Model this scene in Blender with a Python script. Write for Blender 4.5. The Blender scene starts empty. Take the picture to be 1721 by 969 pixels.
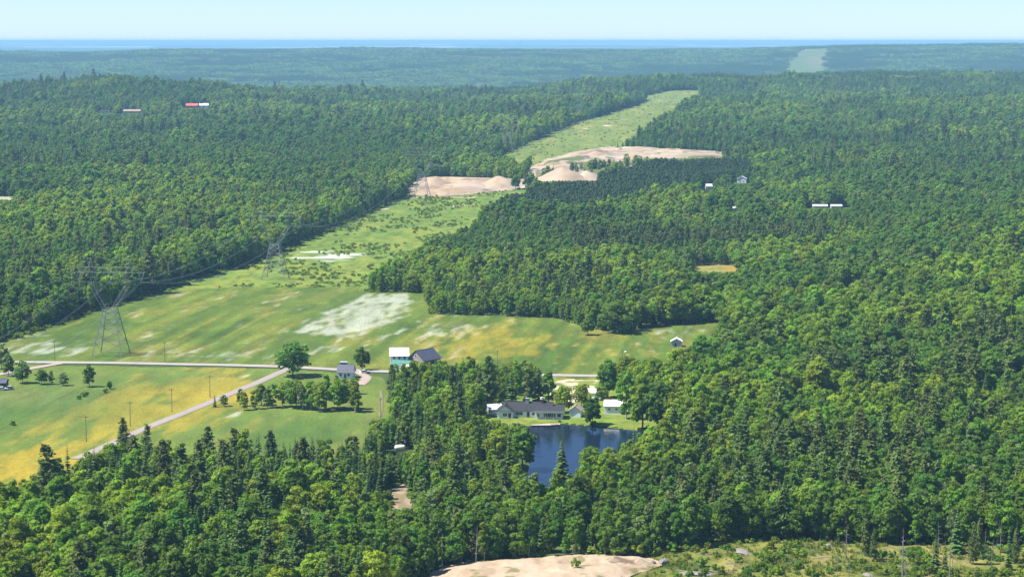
import bpy, math, random
import numpy as np
from mathutils import Vector

random.seed(7)
RNG = np.random.default_rng(11)
scene = bpy.context.scene
COL = scene.collection
R = math.radians

# ------------------------------------------------------------------ camera, sky, sun, exposure
FPX, PW, PH = 3600.0, 1721.0, 969.0          # focal length and size of the photograph in its pixels
CAM_Z, HORIZON = 150.0, 69.0
PITCH = math.atan((PH / 2 - HORIZON) / FPX)
cam_data = bpy.data.cameras.new('camera')
cam_data.sensor_width = 36.0
cam_data.lens = 36.0 * FPX / PW
cam_data.clip_start = 1.0
cam_data.clip_end = 200000.0
cam = bpy.data.objects.new('camera', cam_data)
cam.location = (0, 0, CAM_Z)
cam.rotation_euler = (R(90) - PITCH, 0, 0)
COL.objects.link(cam)
scene.camera = cam

SUN_EL, SUN_AZ = R(57), R(-96)               # azimuth from +Y (the view) towards +X; negative: to the left and beyond
world = bpy.data.worlds.new('World')
scene.world = world
world.use_nodes = True
wn = world.node_tree
bg = wn.nodes['Background']
sky = wn.nodes.new('ShaderNodeTexSky')
sky.sky_type = 'NISHITA'
sky.sun_disc = False
sky.sun_elevation = SUN_EL
sky.sun_rotation = SUN_AZ
sky.altitude = 200
sky.air_density = 0.75
sky.dust_density = 0.1
sky.ozone_density = 2.5
tint = wn.nodes.new('ShaderNodeVectorMath'); tint.operation = 'MULTIPLY'; tint.inputs[1].default_value = (.80, .94, 1.20)   # clear cool summer air
wn.links.new(sky.outputs[0], tint.inputs[0])
wn.links.new(tint.outputs[0], bg.inputs[0])
bg.inputs[1].default_value = 0.073

sun_data = bpy.data.lights.new('sun', 'SUN')
sun_data.energy = 5.0
sun_data.angle = R(0.53)
sun_data.color = (1.0, 0.95, 0.86)
sun = bpy.data.objects.new('sun', sun_data)
sd = Vector((math.sin(SUN_AZ) * math.cos(SUN_EL), math.cos(SUN_AZ) * math.cos(SUN_EL), math.sin(SUN_EL)))
sun.rotation_euler = sd.to_track_quat('Z', 'Y').to_euler()
sun.location = (-300, 300, 600)
COL.objects.link(sun)

vs = scene.view_settings
vs.view_transform = 'Standard'
vs.look = 'None'
vs.exposure = 1.0
vs.gamma = 1.0
vs.use_curve_mapping = False
cy = scene.cycles
cy.max_bounces = 5
cy.diffuse_bounces = 3
cy.glossy_bounces = 2
cy.transmission_bounces = 3
cy.volume_bounces = 0
cy.transparent_max_bounces = 4
cy.use_denoising = True
cy.caustics_reflective = False
cy.caustics_refractive = False

# ------------------------------------------------------------------ numeric helpers
def vnoise(x, y, seed=0):
    x = np.asarray(x, float); y = np.asarray(y, float)
    xi = np.floor(x); yi = np.floor(y)
    fx = x - xi; fy = y - yi
    fx = fx * fx * (3 - 2 * fx); fy = fy * fy * (3 - 2 * fy)
    xi = xi.astype(np.int64); yi = yi.astype(np.int64)
    def h(a, b):
        n = (a * 374761393 + b * 668265263 + seed * 974634777) & 0x7fffffff
        n = ((n ^ (n >> 13)) * 1274126177) & 0x7fffffff
        n = ((n ^ (n >> 16)) * 668265263) & 0x7fffffff
        return ((n ^ (n >> 15)) & 0xffff) / 65535.0
    a = h(xi, yi); b = h(xi + 1, yi); c = h(xi, yi + 1); d = h(xi + 1, yi + 1)
    return (a + (b - a) * fx) * (1 - fy) + (c + (d - c) * fx) * fy

def fbm(x, y, seed=0, oct=4):
    s = 0; a = 0.5; t = 0
    for i in range(oct):
        s = s + a * vnoise(x * 2 ** i, y * 2 ** i, seed + 17 * i); t += a; a *= 0.5
    return s / t

def sstep(a, b, x):
    t = np.clip((np.asarray(x, float) - a) / (b - a), 0, 1)
    return t * t * (3 - 2 * t)

def inside(poly, x, y):
    x = np.asarray(x, float); y = np.asarray(y, float)
    r = np.zeros(x.shape, bool)
    n = len(poly)
    for i in range(n):
        x0, y0 = poly[i]; x1, y1 = poly[(i + 1) % n]
        if y0 == y1: continue
        c = ((y0 > y) != (y1 > y)) & (x < (x1 - x0) * (y - y0) / (y1 - y0) + x0)
        r ^= c
    return r

def edge_dist(poly, x, y, closed=True):
    x = np.asarray(x, float); y = np.asarray(y, float)
    best = np.full(x.shape, 1e9)
    n = len(poly)
    for i in range(n if closed else n - 1):
        x0, y0 = poly[i]; x1, y1 = poly[(i + 1) % n]
        dx, dy = x1 - x0, y1 - y0
        t = np.clip(((x - x0) * dx + (y - y0) * dy) / (dx * dx + dy * dy + 1e-9), 0, 1)
        best = np.minimum(best, np.hypot(x - x0 - t * dx, y - y0 - t * dy))
    return best

# ------------------------------------------------------------------ the lie of the land
_Y = [-4000, 0, 120, 220, 330, 450, 560, 1000, 1325, 1880, 2553, 3300, 4100, 4700, 5100, 5600, 6500, 7300, 7800, 8500, 9500, 10500, 11500, 14000, 20000, 30000, 50000, 90000]
_Z = [139, 138, 100, 52, 17, 2, 0, 2, 2, 9, 19, 25, 25, 27, 27, 5, -35, -40, -26, 12, 72, 97, 76, 30, 48, 66, 82, 90]
_GY = np.concatenate([np.arange(-4000, 14000, 20.0), np.geomspace(14000, 95000, 300)])
_GZ = np.interp(_GY, _Y, _Z)
_GZ2 = sum(np.interp(_GY + np.maximum(40, 0.035 * np.abs(_GY)) * k, _GY, _GZ) for k in (-1, -.66, -.33, 0, .33, .66, 1)) / 7
POND_W = None
def height(x, y):
    x = np.asarray(x, float); y = np.asarray(y, float)
    z = np.interp(y, _GY, _GZ2)
    g = lambda cx, cy_, sx, sy: np.exp(-((x - cx) / sx) ** 2 - ((y - cy_) / sy) ** 2)
    z = z + 34 * g(-740, 3950, 340, 480) + 38 * g(1050, 5000, 560, 480) + 22 * g(330, 4650, 300, 300)
    z = z + 12 * g(160, 3600, 260, 500) + 16 * g(1000, 3500, 700, 450)
    z = z + 29 * sstep(300, 2300, x) * np.exp(-((y - 10600) / 1500) ** 2) - 6 * g(-2000, 10500, 900, 1500)
    z = z + 9 * sstep(150, 330, x) * sstep(700, 900, y) * (1 - sstep(1500, 1900, y))
    a1 = 11 * sstep(1400, 2300, y)
    a2 = 24 * sstep(2600, 3800, y) + 12 * sstep(7000, 8500, y)
    z = z + a1 * (fbm(x / 240, y / 200, 3, 3) - .5) + a2 * (fbm(x / 800, y / 480, 5, 3) - .5) * (1 - sstep(11000, 14000, y))
    z = z + 0.5 * (vnoise(x / 60, y / 60, 9) - .5)
    z = z + 46 * sstep(14000, 18000, y) * (fbm(x / 5000, y / 2600, 21, 3) - .5)
    if POND_W is not None:
        near = (np.abs(y - 810) < 140) & (np.abs(x - 35) < 160)
        if near.any():
            xx = x[near] if x.ndim else x; yy = y[near] if y.ndim else y
            d = edge_dist(POND_W, xx, yy) * np.where(inside(POND_W, xx, yy), -1, 1)
            low = 2.6 * (1 - sstep(-6, 3, d))
            if x.ndim: z[near] -= low
            else: z = z - low
    return z

_ca, _sa = math.cos(PITCH), math.sin(PITCH)
def ray(px, py):
    u = (px - PW / 2) / FPX; v = -(py - PH / 2) / FPX
    return np.array([u, _ca + v * _sa, -_sa + v * _ca])

def ground_at(px, py):
    """the point of the land seen at a pixel of the photograph"""
    d = ray(px, py)
    if d[2] >= -1e-5: d = np.array([d[0], d[1], -1e-5])
    lo = 420.0
    prev = lo
    t = lo
    while t < 80000:
        if CAM_Z + d[2] * t < float(height(d[0] * t, d[1] * t)): break
        prev = t; t *= 1.012
    a, b = prev, t
    for _ in range(24):
        m = (a + b) / 2
        if CAM_Z + d[2] * m < float(height(d[0] * m, d[1] * m)): b = m
        else: a = m
    return d[0] * b, d[1] * b

def G(pts): return [ground_at(*p) for p in pts]

def project(x, y, z):
    dx, dy, dz = x, y, z - CAM_Z
    depth = dy * _ca - dz * _sa
    up = dy * _sa + dz * _ca
    return PW / 2 + FPX * dx / depth, PH / 2 - FPX * up / depth, depth

# ------------------------------------------------------------------ scene helpers
def tag(o, label=None, cat=None, group=None, kind=None):
    if label: o['label'] = label
    if cat: o['category'] = cat
    if group: o['group'] = group
    if kind: o['kind'] = kind
    return o

def empty(name, loc, rz=0.0):
    o = bpy.data.objects.new(name, None)
    o.empty_display_size = 0.5
    o.location = loc; o.rotation_euler = (0, 0, rz)
    COL.objects.link(o)
    return o

def link(name, me, parent=None, loc=None):
    o = bpy.data.objects.new(name, me)
    if parent is not None: o.parent = parent
    if loc is not None: o.location = loc
    COL.objects.link(o)
    return o

class MB:
    """collects faces, builds one mesh"""
    def __init__(self): self.v = []; self.f = []; self.m = []
    def add(self, vs_, fs, mi=0):
        b = len(self.v); self.v.extend(vs_)
        for f in fs: self.f.append(tuple(b + i for i in f)); self.m.append(mi)
    def box(self, x0, x1, y0, y1, z0, z1, mi=0):
        self.add([(x0, y0, z0), (x1, y0, z0), (x1, y1, z0), (x0, y1, z0), (x0, y0, z1), (x1, y0, z1), (x1, y1, z1), (x0, y1, z1)],
                 [(3, 2, 1, 0), (4, 5, 6, 7), (0, 1, 5, 4), (1, 2, 6, 5), (2, 3, 7, 6), (3, 0, 4, 7)], mi)
        return self
    def tube(self, pts, rad, n=6, mi=0, cap=True):
        rings = []
        m = len(pts)
        for i, p in enumerate(pts):
            p = Vector(p)
            a = Vector(pts[max(i - 1, 0)]); c = Vector(pts[min(i + 1, m - 1)])
            t = (c - a)
            if t.length < 1e-9: t = Vector((0, 0, 1))
            t.normalize()
            u = t.orthogonal().normalized() if abs(t.z) > .95 else t.cross(Vector((0, 0, 1))).normalized()
            w = t.cross(u)
            r = rad[i] if isinstance(rad, (list, tuple)) else rad
            rings.append([tuple(p + u * (r * math.cos(2 * math.pi * k / n)) + w * (r * math.sin(2 * math.pi * k / n))) for k in range(n)])
        vs_ = [q for r_ in rings for q in r_]
        fs = []
        for i in range(m - 1):
            for k in range(n):
                k2 = (k + 1) % n
                fs.append((i * n + k, i * n + k2, (i + 1) * n + k2, (i + 1) * n + k))
        if cap:
            fs.append(tuple(range(n - 1, -1, -1))); fs.append(tuple((m - 1) * n + k for k in range(n)))
        self.add(vs_, fs, mi)
        return self
    def mesh(self, name, mats, smooth=False):
        me = bpy.data.meshes.new(name)
        me.from_pydata(self.v, [], self.f)
        mats = mats if isinstance(mats, (list, tuple)) else [mats]
        for m_ in mats: me.materials.append(m_)
        if len(mats) > 1: me.polygons.foreach_set('material_index', self.m)
        if smooth: me.polygons.foreach_set('use_smooth', [True] * len(me.polygons))
        me.update()
        return me
    def build(self, name, mats, parent=None, smooth=False, loc=None):
        return link(name, self.mesh(name, mats, smooth), parent, loc)

# ------------------------------------------------------------------ materials
def new_mat(name):
    m = bpy.data.materials.new(name); m.use_nodes = True
    nt = m.node_tree
    return m, nt, nt.nodes['Principled BSDF'], nt.nodes['Material Output']

def plain(name, col, rough=.8, var=.12, scale=1.5, metal=0.0, spec=.3, streak=None):
    m, nt, b, out = new_mat(name)
    tc = nt.nodes.new('ShaderNodeTexCoord')
    no = nt.nodes.new('ShaderNodeTexNoise'); no.inputs['Scale'].default_value = scale; no.inputs['Detail'].default_value = 5
    if streak:
        mp = nt.nodes.new('ShaderNodeMapping'); mp.inputs['Scale'].default_value = streak
        nt.links.new(tc.outputs['Object'], mp.inputs[0]); nt.links.new(mp.outputs[0], no.inputs['Vector'])
    else:
        nt.links.new(tc.outputs['Object'], no.inputs['Vector'])
    mr = nt.nodes.new('ShaderNodeMapRange')
    mr.inputs['From Min'].default_value = .3; mr.inputs['From Max'].default_value = .7
    mr.inputs['To Min'].default_value = 1 - var; mr.inputs['To Max'].default_value = 1 + var
    nt.links.new(no.outputs['Fac'], mr.inputs['Value'])
    mx = nt.nodes.new('ShaderNodeVectorMath'); mx.operation = 'SCALE'; mx.inputs[0].default_value = col
    nt.links.new(mr.outputs[0], mx.inputs['Scale'])
    nt.links.new(mx.outputs[0], b.inputs['Base Color'])
    b.inputs['Roughness'].default_value = rough; b.inputs['Metallic'].default_value = metal
    b.inputs['Specular IOR Level'].default_value = spec
    return m

def leaf_mat(name, col, hue=.022, val=.28, trans=.42, tcol=None, attr=.25):
    """foliage: colour varies from tree to tree and from leaf cluster to leaf cluster"""
    m, nt, b, out = new_mat(name)
    N, L = nt.nodes.new, nt.links.new
    oi = N('ShaderNodeObjectInfo'); at = N('ShaderNodeAttribute'); at.attribute_name = 'tint'
    hs = N('ShaderNodeHueSaturation'); hs.inputs['Color'].default_value = (*col, 1)
    mh = N('ShaderNodeMapRange'); mh.inputs['To Min'].default_value = .5 - hue; mh.inputs['To Max'].default_value = .5 + hue
    L(oi.outputs['Random'], mh.inputs['Value']); L(mh.outputs[0], hs.inputs['Hue'])
    f = N('ShaderNodeMath'); f.operation = 'MULTIPLY'; f.inputs[1].default_value = 7.31
    fr = N('ShaderNodeMath'); fr.operation = 'FRACT'
    L(oi.outputs['Random'], f.inputs[0]); L(f.outputs[0], fr.inputs[0])
    mv = N('ShaderNodeMapRange'); mv.inputs['To Min'].default_value = 1 - val; mv.inputs['To Max'].default_value = 1 + val
    L(fr.outputs[0], mv.inputs['Value'])
    ma = N('ShaderNodeMapRange'); ma.inputs['To Min'].default_value = 1 - attr; ma.inputs['To Max'].default_value = 1 + attr
    L(at.outputs['Fac'], ma.inputs['Value'])
    mm = N('ShaderNodeMath'); mm.operation = 'MULTIPLY'
    L(mv.outputs[0], mm.inputs[0]); L(ma.outputs[0], mm.inputs[1]); L(mm.outputs[0], hs.inputs['Value'])
    L(hs.outputs[0], b.inputs['Base Color'])
    b.inputs['Roughness'].default_value = .55; b.inputs['Specular IOR Level'].default_value = .14
    if trans > 0:
        tr = N('ShaderNodeBsdfTranslucent')
        h2 = N('ShaderNodeHueSaturation'); h2.inputs['Hue'].default_value = .485; h2.inputs['Value'].default_value = 1.35; h2.inputs['Saturation'].default_value = 1.1
        L(hs.outputs[0], h2.inputs['Color']); L(h2.outputs[0], tr.inputs['Color'])
        mix = N('ShaderNodeMixShader'); mix.inputs[0].default_value = trans
        L(b.outputs[0], mix.inputs[1]); L(tr.outputs[0], mix.inputs[2]); L(mix.outputs[0], out.inputs['Surface'])
    return m

def ground_mat(name, rough=.95, gain=1.0, fine=.35, s1=.9, s2=.12, bump=0.0, stretch=(1, 1, 1), rz=0.0):
    """uses the sheet's own cover colours (attribute cover) with procedural grain"""
    m, nt, b, out = new_mat(name)
    N, L = nt.nodes.new, nt.links.new
    at = N('ShaderNodeAttribute'); at.attribute_name = 'cover'
    ge = N('ShaderNodeNewGeometry')
    mp = N('ShaderNodeMapping'); mp.inputs['Rotation'].default_value = (0, 0, rz); mp.inputs['Scale'].default_value = stretch
    L(ge.outputs['Position'], mp.inputs[0])
    n1 = N('ShaderNodeTexNoise'); n1.inputs['Scale'].default_value = s1; n1.inputs['Detail'].default_value = 4
    n2 = N('ShaderNodeTexNoise'); n2.inputs['Scale'].default_value = s2; n2.inputs['Detail'].default_value = 5
    L(mp.outputs[0], n1.inputs['Vector']); L(mp.outputs[0], n2.inputs['Vector'])
    ad = N('ShaderNodeMath'); ad.operation = 'ADD'; L(n1.outputs['Fac'], ad.inputs[0]); L(n2.outputs['Fac'], ad.inputs[1])
    mr = N('ShaderNodeMapRange'); mr.inputs['From Min'].default_value = .65; mr.inputs['From Max'].default_value = 1.35
    mr.inputs['To Min'].default_value = gain * (1 - fine); mr.inputs['To Max'].default_value = gain * (1 + fine)
    L(ad.outputs[0], mr.inputs['Value'])
    sc = N('ShaderNodeVectorMath'); sc.operation = 'SCALE'
    L(at.outputs['Color'], sc.inputs[0]); L(mr.outputs[0], sc.inputs['Scale']); L(sc.outputs[0], b.inputs['Base Color'])
    b.inputs['Roughness'].default_value = rough; b.inputs['Specular IOR Level'].default_value = .15
    if bump > 0:
        bp = N('ShaderNodeBump'); bp.inputs['Strength'].default_value = bump; bp.inputs['Distance'].default_value = .5
        L(n1.outputs['Fac'], bp.inputs['Height']); L(bp.outputs[0], b.inputs['Normal'])
    return m

LINE_AZ = math.atan((1350 - PW / 2) / FPX)      # direction of the power line and of the field strips
M_GROUND = ground_mat('forest_floor', fine=.3, s1=.5, s2=.06)
M_MEADOW = ground_mat('meadow_grass', gain=.75, fine=.30, s1=.7, s2=.09, bump=.25, stretch=(1.6, .45, 1), rz=LINE_AZ)
M_SCRUB = ground_mat('scrub_grass', gain=.95, fine=.35, s1=.5, s2=.12, bump=.3)
M_SAND = ground_mat('sand', gain=.68, fine=.14, s1=.7, s2=.1, bump=.35)
M_ROAD = ground_mat('gravel_road', gain=.68, fine=.10, s1=1.2, s2=.2)
M_BARK = plain('bark', (.11, .085, .065), .95, .3, 3)
M_BIRCH = plain('pale_bark', (.46, .44, .40), .9, .3, 3)
M_DEAD = plain('dead_wood', (.25, .23, .21), .95, .25, 3)
M_STEEL = plain('galvanised_steel', (.20, .22, .22), .65, .1, 1, metal=.1)
M_WIRE = plain('aluminium_wire', (.34, .40, .40), .5, .05, 1, metal=.3)
M_GLASSY = plain('insulator_glass', (.20, .26, .27), .3, .1, 1)
M_POLE = plain('weathered_pole', (.19, .17, .15), .9, .2, 2)
M_WHITEWALL = plain('white_siding', (.77, .81, .87), .7, .07, .8, streak=(1, 1, 7))
M_WHITEROOF = plain('white_metal_roof', (.82, .82, .80), .45, .06, 1.0)
M_DARKROOF = plain('charcoal_shingle', (.038, .038, .046), .9, .3, 3)
M_SLATEROOF = plain('slate_blue_metal_roof', (.085, .09, .125), .55, .25, 1.2)
M_GREENROOF = plain('green_metal_roof', (.06, .19, .15), .5, .15, 1.0)
M_TANROOF = plain('tan_shingle', (.34, .25, .18), .9, .2, 3)
M_GREYWALL = plain('grey_blue_siding', (.36, .41, .45), .8, .1, 1)
M_BARNWALL = plain('weathered_boards', (.30, .25, .22), .9, .25, 1.5, streak=(6, 6, 1))
M_REDROOF = plain('red_metal_roof', (.52, .11, .07), .6, .12, 1)
M_BRICK = plain('chimney_brick', (.22, .16, .14), .9, .2, 4)
M_FRAME = plain('white_trim', (.78, .78, .77), .6, .04, 1)
M_DOOR = plain('dark_door', (.07, .06, .06), .6, .1, 1)
M_ROCK = plain('granite', (.21, .195, .18), .9, .28, 1.6)
M_RUBBER = plain('tyre_rubber', (.03, .03, .03), .9, .1, 2)
M_PANE, _nt, _b, _o = new_mat('window_pane')
_b.inputs['Base Color'].default_value = (.03, .04, .05, 1); _b.inputs['Roughness'].default_value = .08; _b.inputs['Specular IOR Level'].default_value = .6
M_WATER, _nt, _b, _o = new_mat('pond_water')
_b.inputs['Specular IOR Level'].default_value = .17; _b.inputs['Base Color'].default_value = (.006, .014, .032, 1); _b.inputs['Roughness'].default_value = .06; _b.inputs['IOR'].default_value = 1.33
_ge = _nt.nodes.new('ShaderNodeNewGeometry'); _n = _nt.nodes.new('ShaderNodeTexNoise'); _n.inputs['Scale'].default_value = .55; _n.inputs['Detail'].default_value = 4
_bp = _nt.nodes.new('ShaderNodeBump'); _bp.inputs['Strength'].default_value = .22; _bp.inputs['Distance'].default_value = .25
_nt.links.new(_ge.outputs['Position'], _n.inputs['Vector']); _nt.links.new(_n.outputs['Fac'], _bp.inputs['Height']); _nt.links.new(_bp.outputs[0], _b.inputs['Normal'])

LEAF = {
    'bright': leaf_mat('leaves_yellow_green', (.200, .310, .026)),
    'mid': leaf_mat('leaves_mid_green', (.145, .255, .024)),
    'deep': leaf_mat('leaves_deep_green', (.105, .200, .024)),
    'grey': leaf_mat('leaves_grey_green', (.170, .230, .070), trans=.3),
    'spruce': leaf_mat('needles_spruce', (.062, .118, .022), trans=.12, val=.3),
    'pine': leaf_mat('needles_pine', (.105, .155, .032), trans=.22, val=.25),
    'plant': leaf_mat('needles_plantation', (.048, .088, .024), trans=.10, val=.3, hue=.008),
    'bush': leaf_mat('leaves_bush', (.175, .255, .028), val=.3),
    'grass': leaf_mat('grass_blades', (.20, .23, .040), val=.3, trans=.25),
}

# ------------------------------------------------------------------ outlines read off the photograph, laid onto the land
POND_PX = [(872, 712), (900, 711), (945, 708), (985, 712), (1020, 716), (1065, 719), (1105, 724), (1130, 738), (1120, 755), (1070, 775), (1000, 800), (950, 830), (905, 846), (882, 838), (885, 800), (893, 765), (880, 740)]
POND_W = None
_pw = G(POND_PX)
POND_W = _pw
MEADOW = G([(-60, 598), (10, 571), (140, 526), (260, 491), (271, 488), (400, 484), (600, 482), (612, 491), (715, 492), (722, 528), (930, 534), (985, 550), (1040, 561), (1100, 549), (1195, 541), (1240, 548), (1175, 640), (1060, 640), (900, 634), (640, 622), (480, 615), (0, 607), (-60, 606)])
SCRUB = G([(268, 489), (330, 468), (420, 442), (490, 412), (560, 382), (640, 347), (690, 326), (740, 320), (900, 318), (902, 330), (866, 352), (786, 397), (704, 442), (612, 491), (600, 482), (400, 484)])
PIT1 = G([(677, 328), (690, 312), (702, 300), (760, 299), (885, 303), (910, 305), (905, 318), (870, 318), (830, 323), (780, 328), (740, 330)])
PIT2 = G([(880, 302), (890, 284), (920, 269), (960, 260), (1000, 251), (1100, 252), (1215, 257), (1218, 268), (1090, 290), (1010, 310), (900, 318)])
CORR2 = G([(838, 268), (850, 259), (900, 236), (1000, 199), (1060, 181), (1085, 162), (1120, 154), (1178, 153), (1160, 180), (1100, 215), (1052, 250), (1000, 254), (960, 262), (892, 284), (868, 290)])
NEARFIELD = G([(-60, 611), (0, 612), (480, 621), (560, 628), (640, 634), (660, 650), (655, 700), (630, 720), (610, 790), (300, 796), (180, 813), (60, 852), (-60, 900)])
YARD = G([(806, 708), (850, 676), (930, 636), (1000, 634), (1060, 660), (1110, 700), (1112, 722), (1060, 720), (945, 708), (880, 713), (820, 722)])
FRONT = G([(690, 985), (735, 958), (790, 946), (900, 938), (1000, 933), (1080, 935), (1130, 925), (1200, 912), (1300, 906), (1450, 912), (1721, 922), (1900, 930), (2000, 1180), (430, 1180), (600, 1030)])
FRONTSAND = G([(690, 985), (735, 958), (790, 946), (900, 938), (1000, 933), (1085, 938), (1112, 948), (1085, 962), (1040, 975), (1080, 1180), (430, 1180), (600, 1030)])
TRACK = G([(655, 818), (682, 812), (694, 855), (690, 884), (668, 884), (664, 852)])
GLADE = G([(1165, 450), (1180, 446), (1240, 446), (1235, 470), (1160, 474)])
GLADE2 = G([(-40, 331), (18, 331), (22, 346), (-40, 348)])
PLANT = G([(822, 370), (850, 356), (900, 338), (1000, 313), (1100, 290), (1200, 280), (1262, 282), (1266, 300), (1160, 330), (1060, 358), (985, 372), (900, 374), (845, 376)])
PINEBAND = G([(960, 412), (1200, 404), (1400, 402), (1410, 428), (1200, 430), (960, 436)])
FARCUT = [(float(a), float(b)) for a, b in [(930, 7300), (1040, 8300), (1250, 9500), (1422, 10500), (1535, 10500), (1395, 9600), (1180, 8300), (1035, 7300)]]
ROAD_MAIN = G([(-80, 607), (0, 608.5), (200, 610), (480, 616.5), (600, 623), (700, 626), (830, 629), (950, 631), (1010, 632), (1100, 634)])
ROAD_SIDE = G([(492, 617), (470, 626), (440, 640), (370, 669), (310, 694), (260, 713), (215, 733), (175, 751), (120, 775)])
LANE = G([(110, 610), (90, 612), (70, 617), (45, 621), (10, 627), (-50, 640)])
DRIVE = G([(592, 624), (612, 629), (622, 634), (612, 641), (602, 650)])
FARM = G([(530, 600), (770, 598), (770, 628), (700, 640), (640, 660), (560, 645)])
CLEAR = [FARM, MEADOW, SCRUB, PIT1, PIT2, CORR2, NEARFIELD, YARD, POND_W, FRONT, TRACK, GLADE, GLADE2]

# ------------------------------------------------------------------ ground and sheets
def set_cover(me, rgb):
    a = me.color_attributes.new('cover', 'FLOAT_COLOR', 'POINT')
    buf = np.ones((len(me.vertices), 4), np.float32); buf[:, :3] = rgb
    a.data.foreach_set('color', buf.ravel())

def grid_mesh(name, X, Y, Z, mat, rgb, keep=None, smooth=True):
    r, c = X.shape
    v = np.stack([X, Y, Z], -1).reshape(-1, 3)
    idx = np.arange(r * c).reshape(r, c)
    q = np.stack([idx[:-1, :-1], idx[:-1, 1:], idx[1:, 1:], idx[1:, :-1]], -1).reshape(-1, 4)
    if keep is not None:
        q = q[keep[q].any(1)]
        used = np.unique(q); mp = np.full(r * c, -1); mp[used] = np.arange(len(used))
        q = mp[q]; v = v[used]; rgb = rgb[used] if rgb.ndim == 2 and len(rgb) == r * c else rgb
    me = bpy.data.meshes.new(name)
    me.vertices.add(len(v)); me.vertices.foreach_set('co', v.ravel())
    me.loops.add(len(q) * 4); me.loops.foreach_set('vertex_index', q.ravel().astype(np.int32))
    me.polygons.add(len(q)); me.polygons.foreach_set('loop_start', np.arange(0, len(q) * 4, 4, dtype=np.int32))
    me.polygons.foreach_set('use_smooth', np.full(len(q), smooth))
    me.update(calc_edges=True)
    me.materials.append(mat)
    set_cover(me, rgb)
    return me

def mixc(a, b, t): return a + (np.asarray(b) - a) * t[:, None]

# base terrain, wide enough for the whole horizon
ys = np.concatenate([np.linspace(-1500, 420, 40), np.arange(430, 1400, 4.0), np.geomspace(1404, 90000, 420)])
ts = np.linspace(-1, 1, 440)
Yg = np.repeat(ys[:, None], len(ts), 1)
Wg = np.maximum(450 + .36 * np.maximum(ys, 0), 300)
Xg = Wg[:, None] * ts[None, :]
Zg = height(Xg, Yg)
xf, yf = Xg.ravel(), Yg.ravel()
n = fbm(xf / 40, yf / 40, 31, 3)
c = np.tile(np.array([.055, .085, .022]), (len(xf), 1))
c = mixc(c, (.085, .12, .03), sstep(.4, .7, n))
far = sstep(11500, 14500, yf)
fn = fbm(xf / 3000, yf / 1500, 44, 4)
fc = np.tile(np.array([.045, .085, .030]), (len(xf), 1))
fc = mixc(fc, (.15, .17, .08), sstep(.52, .60, fn))
fc = mixc(fc, (.48, .47, .42), sstep(.655, .70, fbm(xf / 1400, yf / 2600, 91, 3)) * sstep(15000, 17000, yf))
c = c * (1 - far[:, None]) + fc * far[:, None]
ground = link('ground', grid_mesh('ground', Xg, Yg, Zg, M_GROUND, c))
tag(ground, kind='structure')

def sheet(name, poly, step, mat, colour, lift=.12, bulge=None, kind='structure', margin=0.0):
    px = np.array([p[0] for p in poly]); py = np.array([p[1] for p in poly])
    sx, sy = step
    xs = np.arange(px.min() - sx, px.max() + 2 * sx, sx); yy = np.arange(py.min() - sy, py.max() + 2 * sy, sy)
    X, Y = np.meshgrid(xs, yy)
    xw = X + (vnoise(X / 9, Y / 9, 77) - .5) * 2.2 * sx; yw = Y + (vnoise(X / 9 + 40, Y / 9, 78) - .5) * 2.2 * sy
    inn = inside(poly, xw.ravel(), yw.ravel())
    Z = height(X, Y) + lift + np.maximum(0, Y - 1500) * .00012
    if bulge is not None: Z = Z + bulge(X, Y)
    rgb = colour(X.ravel(), Y.ravel())
    o = link(name, grid_mesh(name, X, Y, Z, mat, rgb, keep=inn))
    return tag(o, kind=kind)

ca, sa = math.cos(LINE_AZ), math.sin(LINE_AZ)
def along(x, y): return x * ca - y * sa, x * sa + y * ca       # across and along the strips

def blob(x, y, px, py, rx, ry):
    """soft patch: its place read in the photograph, its size in metres across and along the strips"""
    cx, cy_ = ground_at(px, py)
    u, v = along(x - cx, y - cy_)
    return np.exp(-(u / rx) ** 2 - (v / ry) ** 2)

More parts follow.
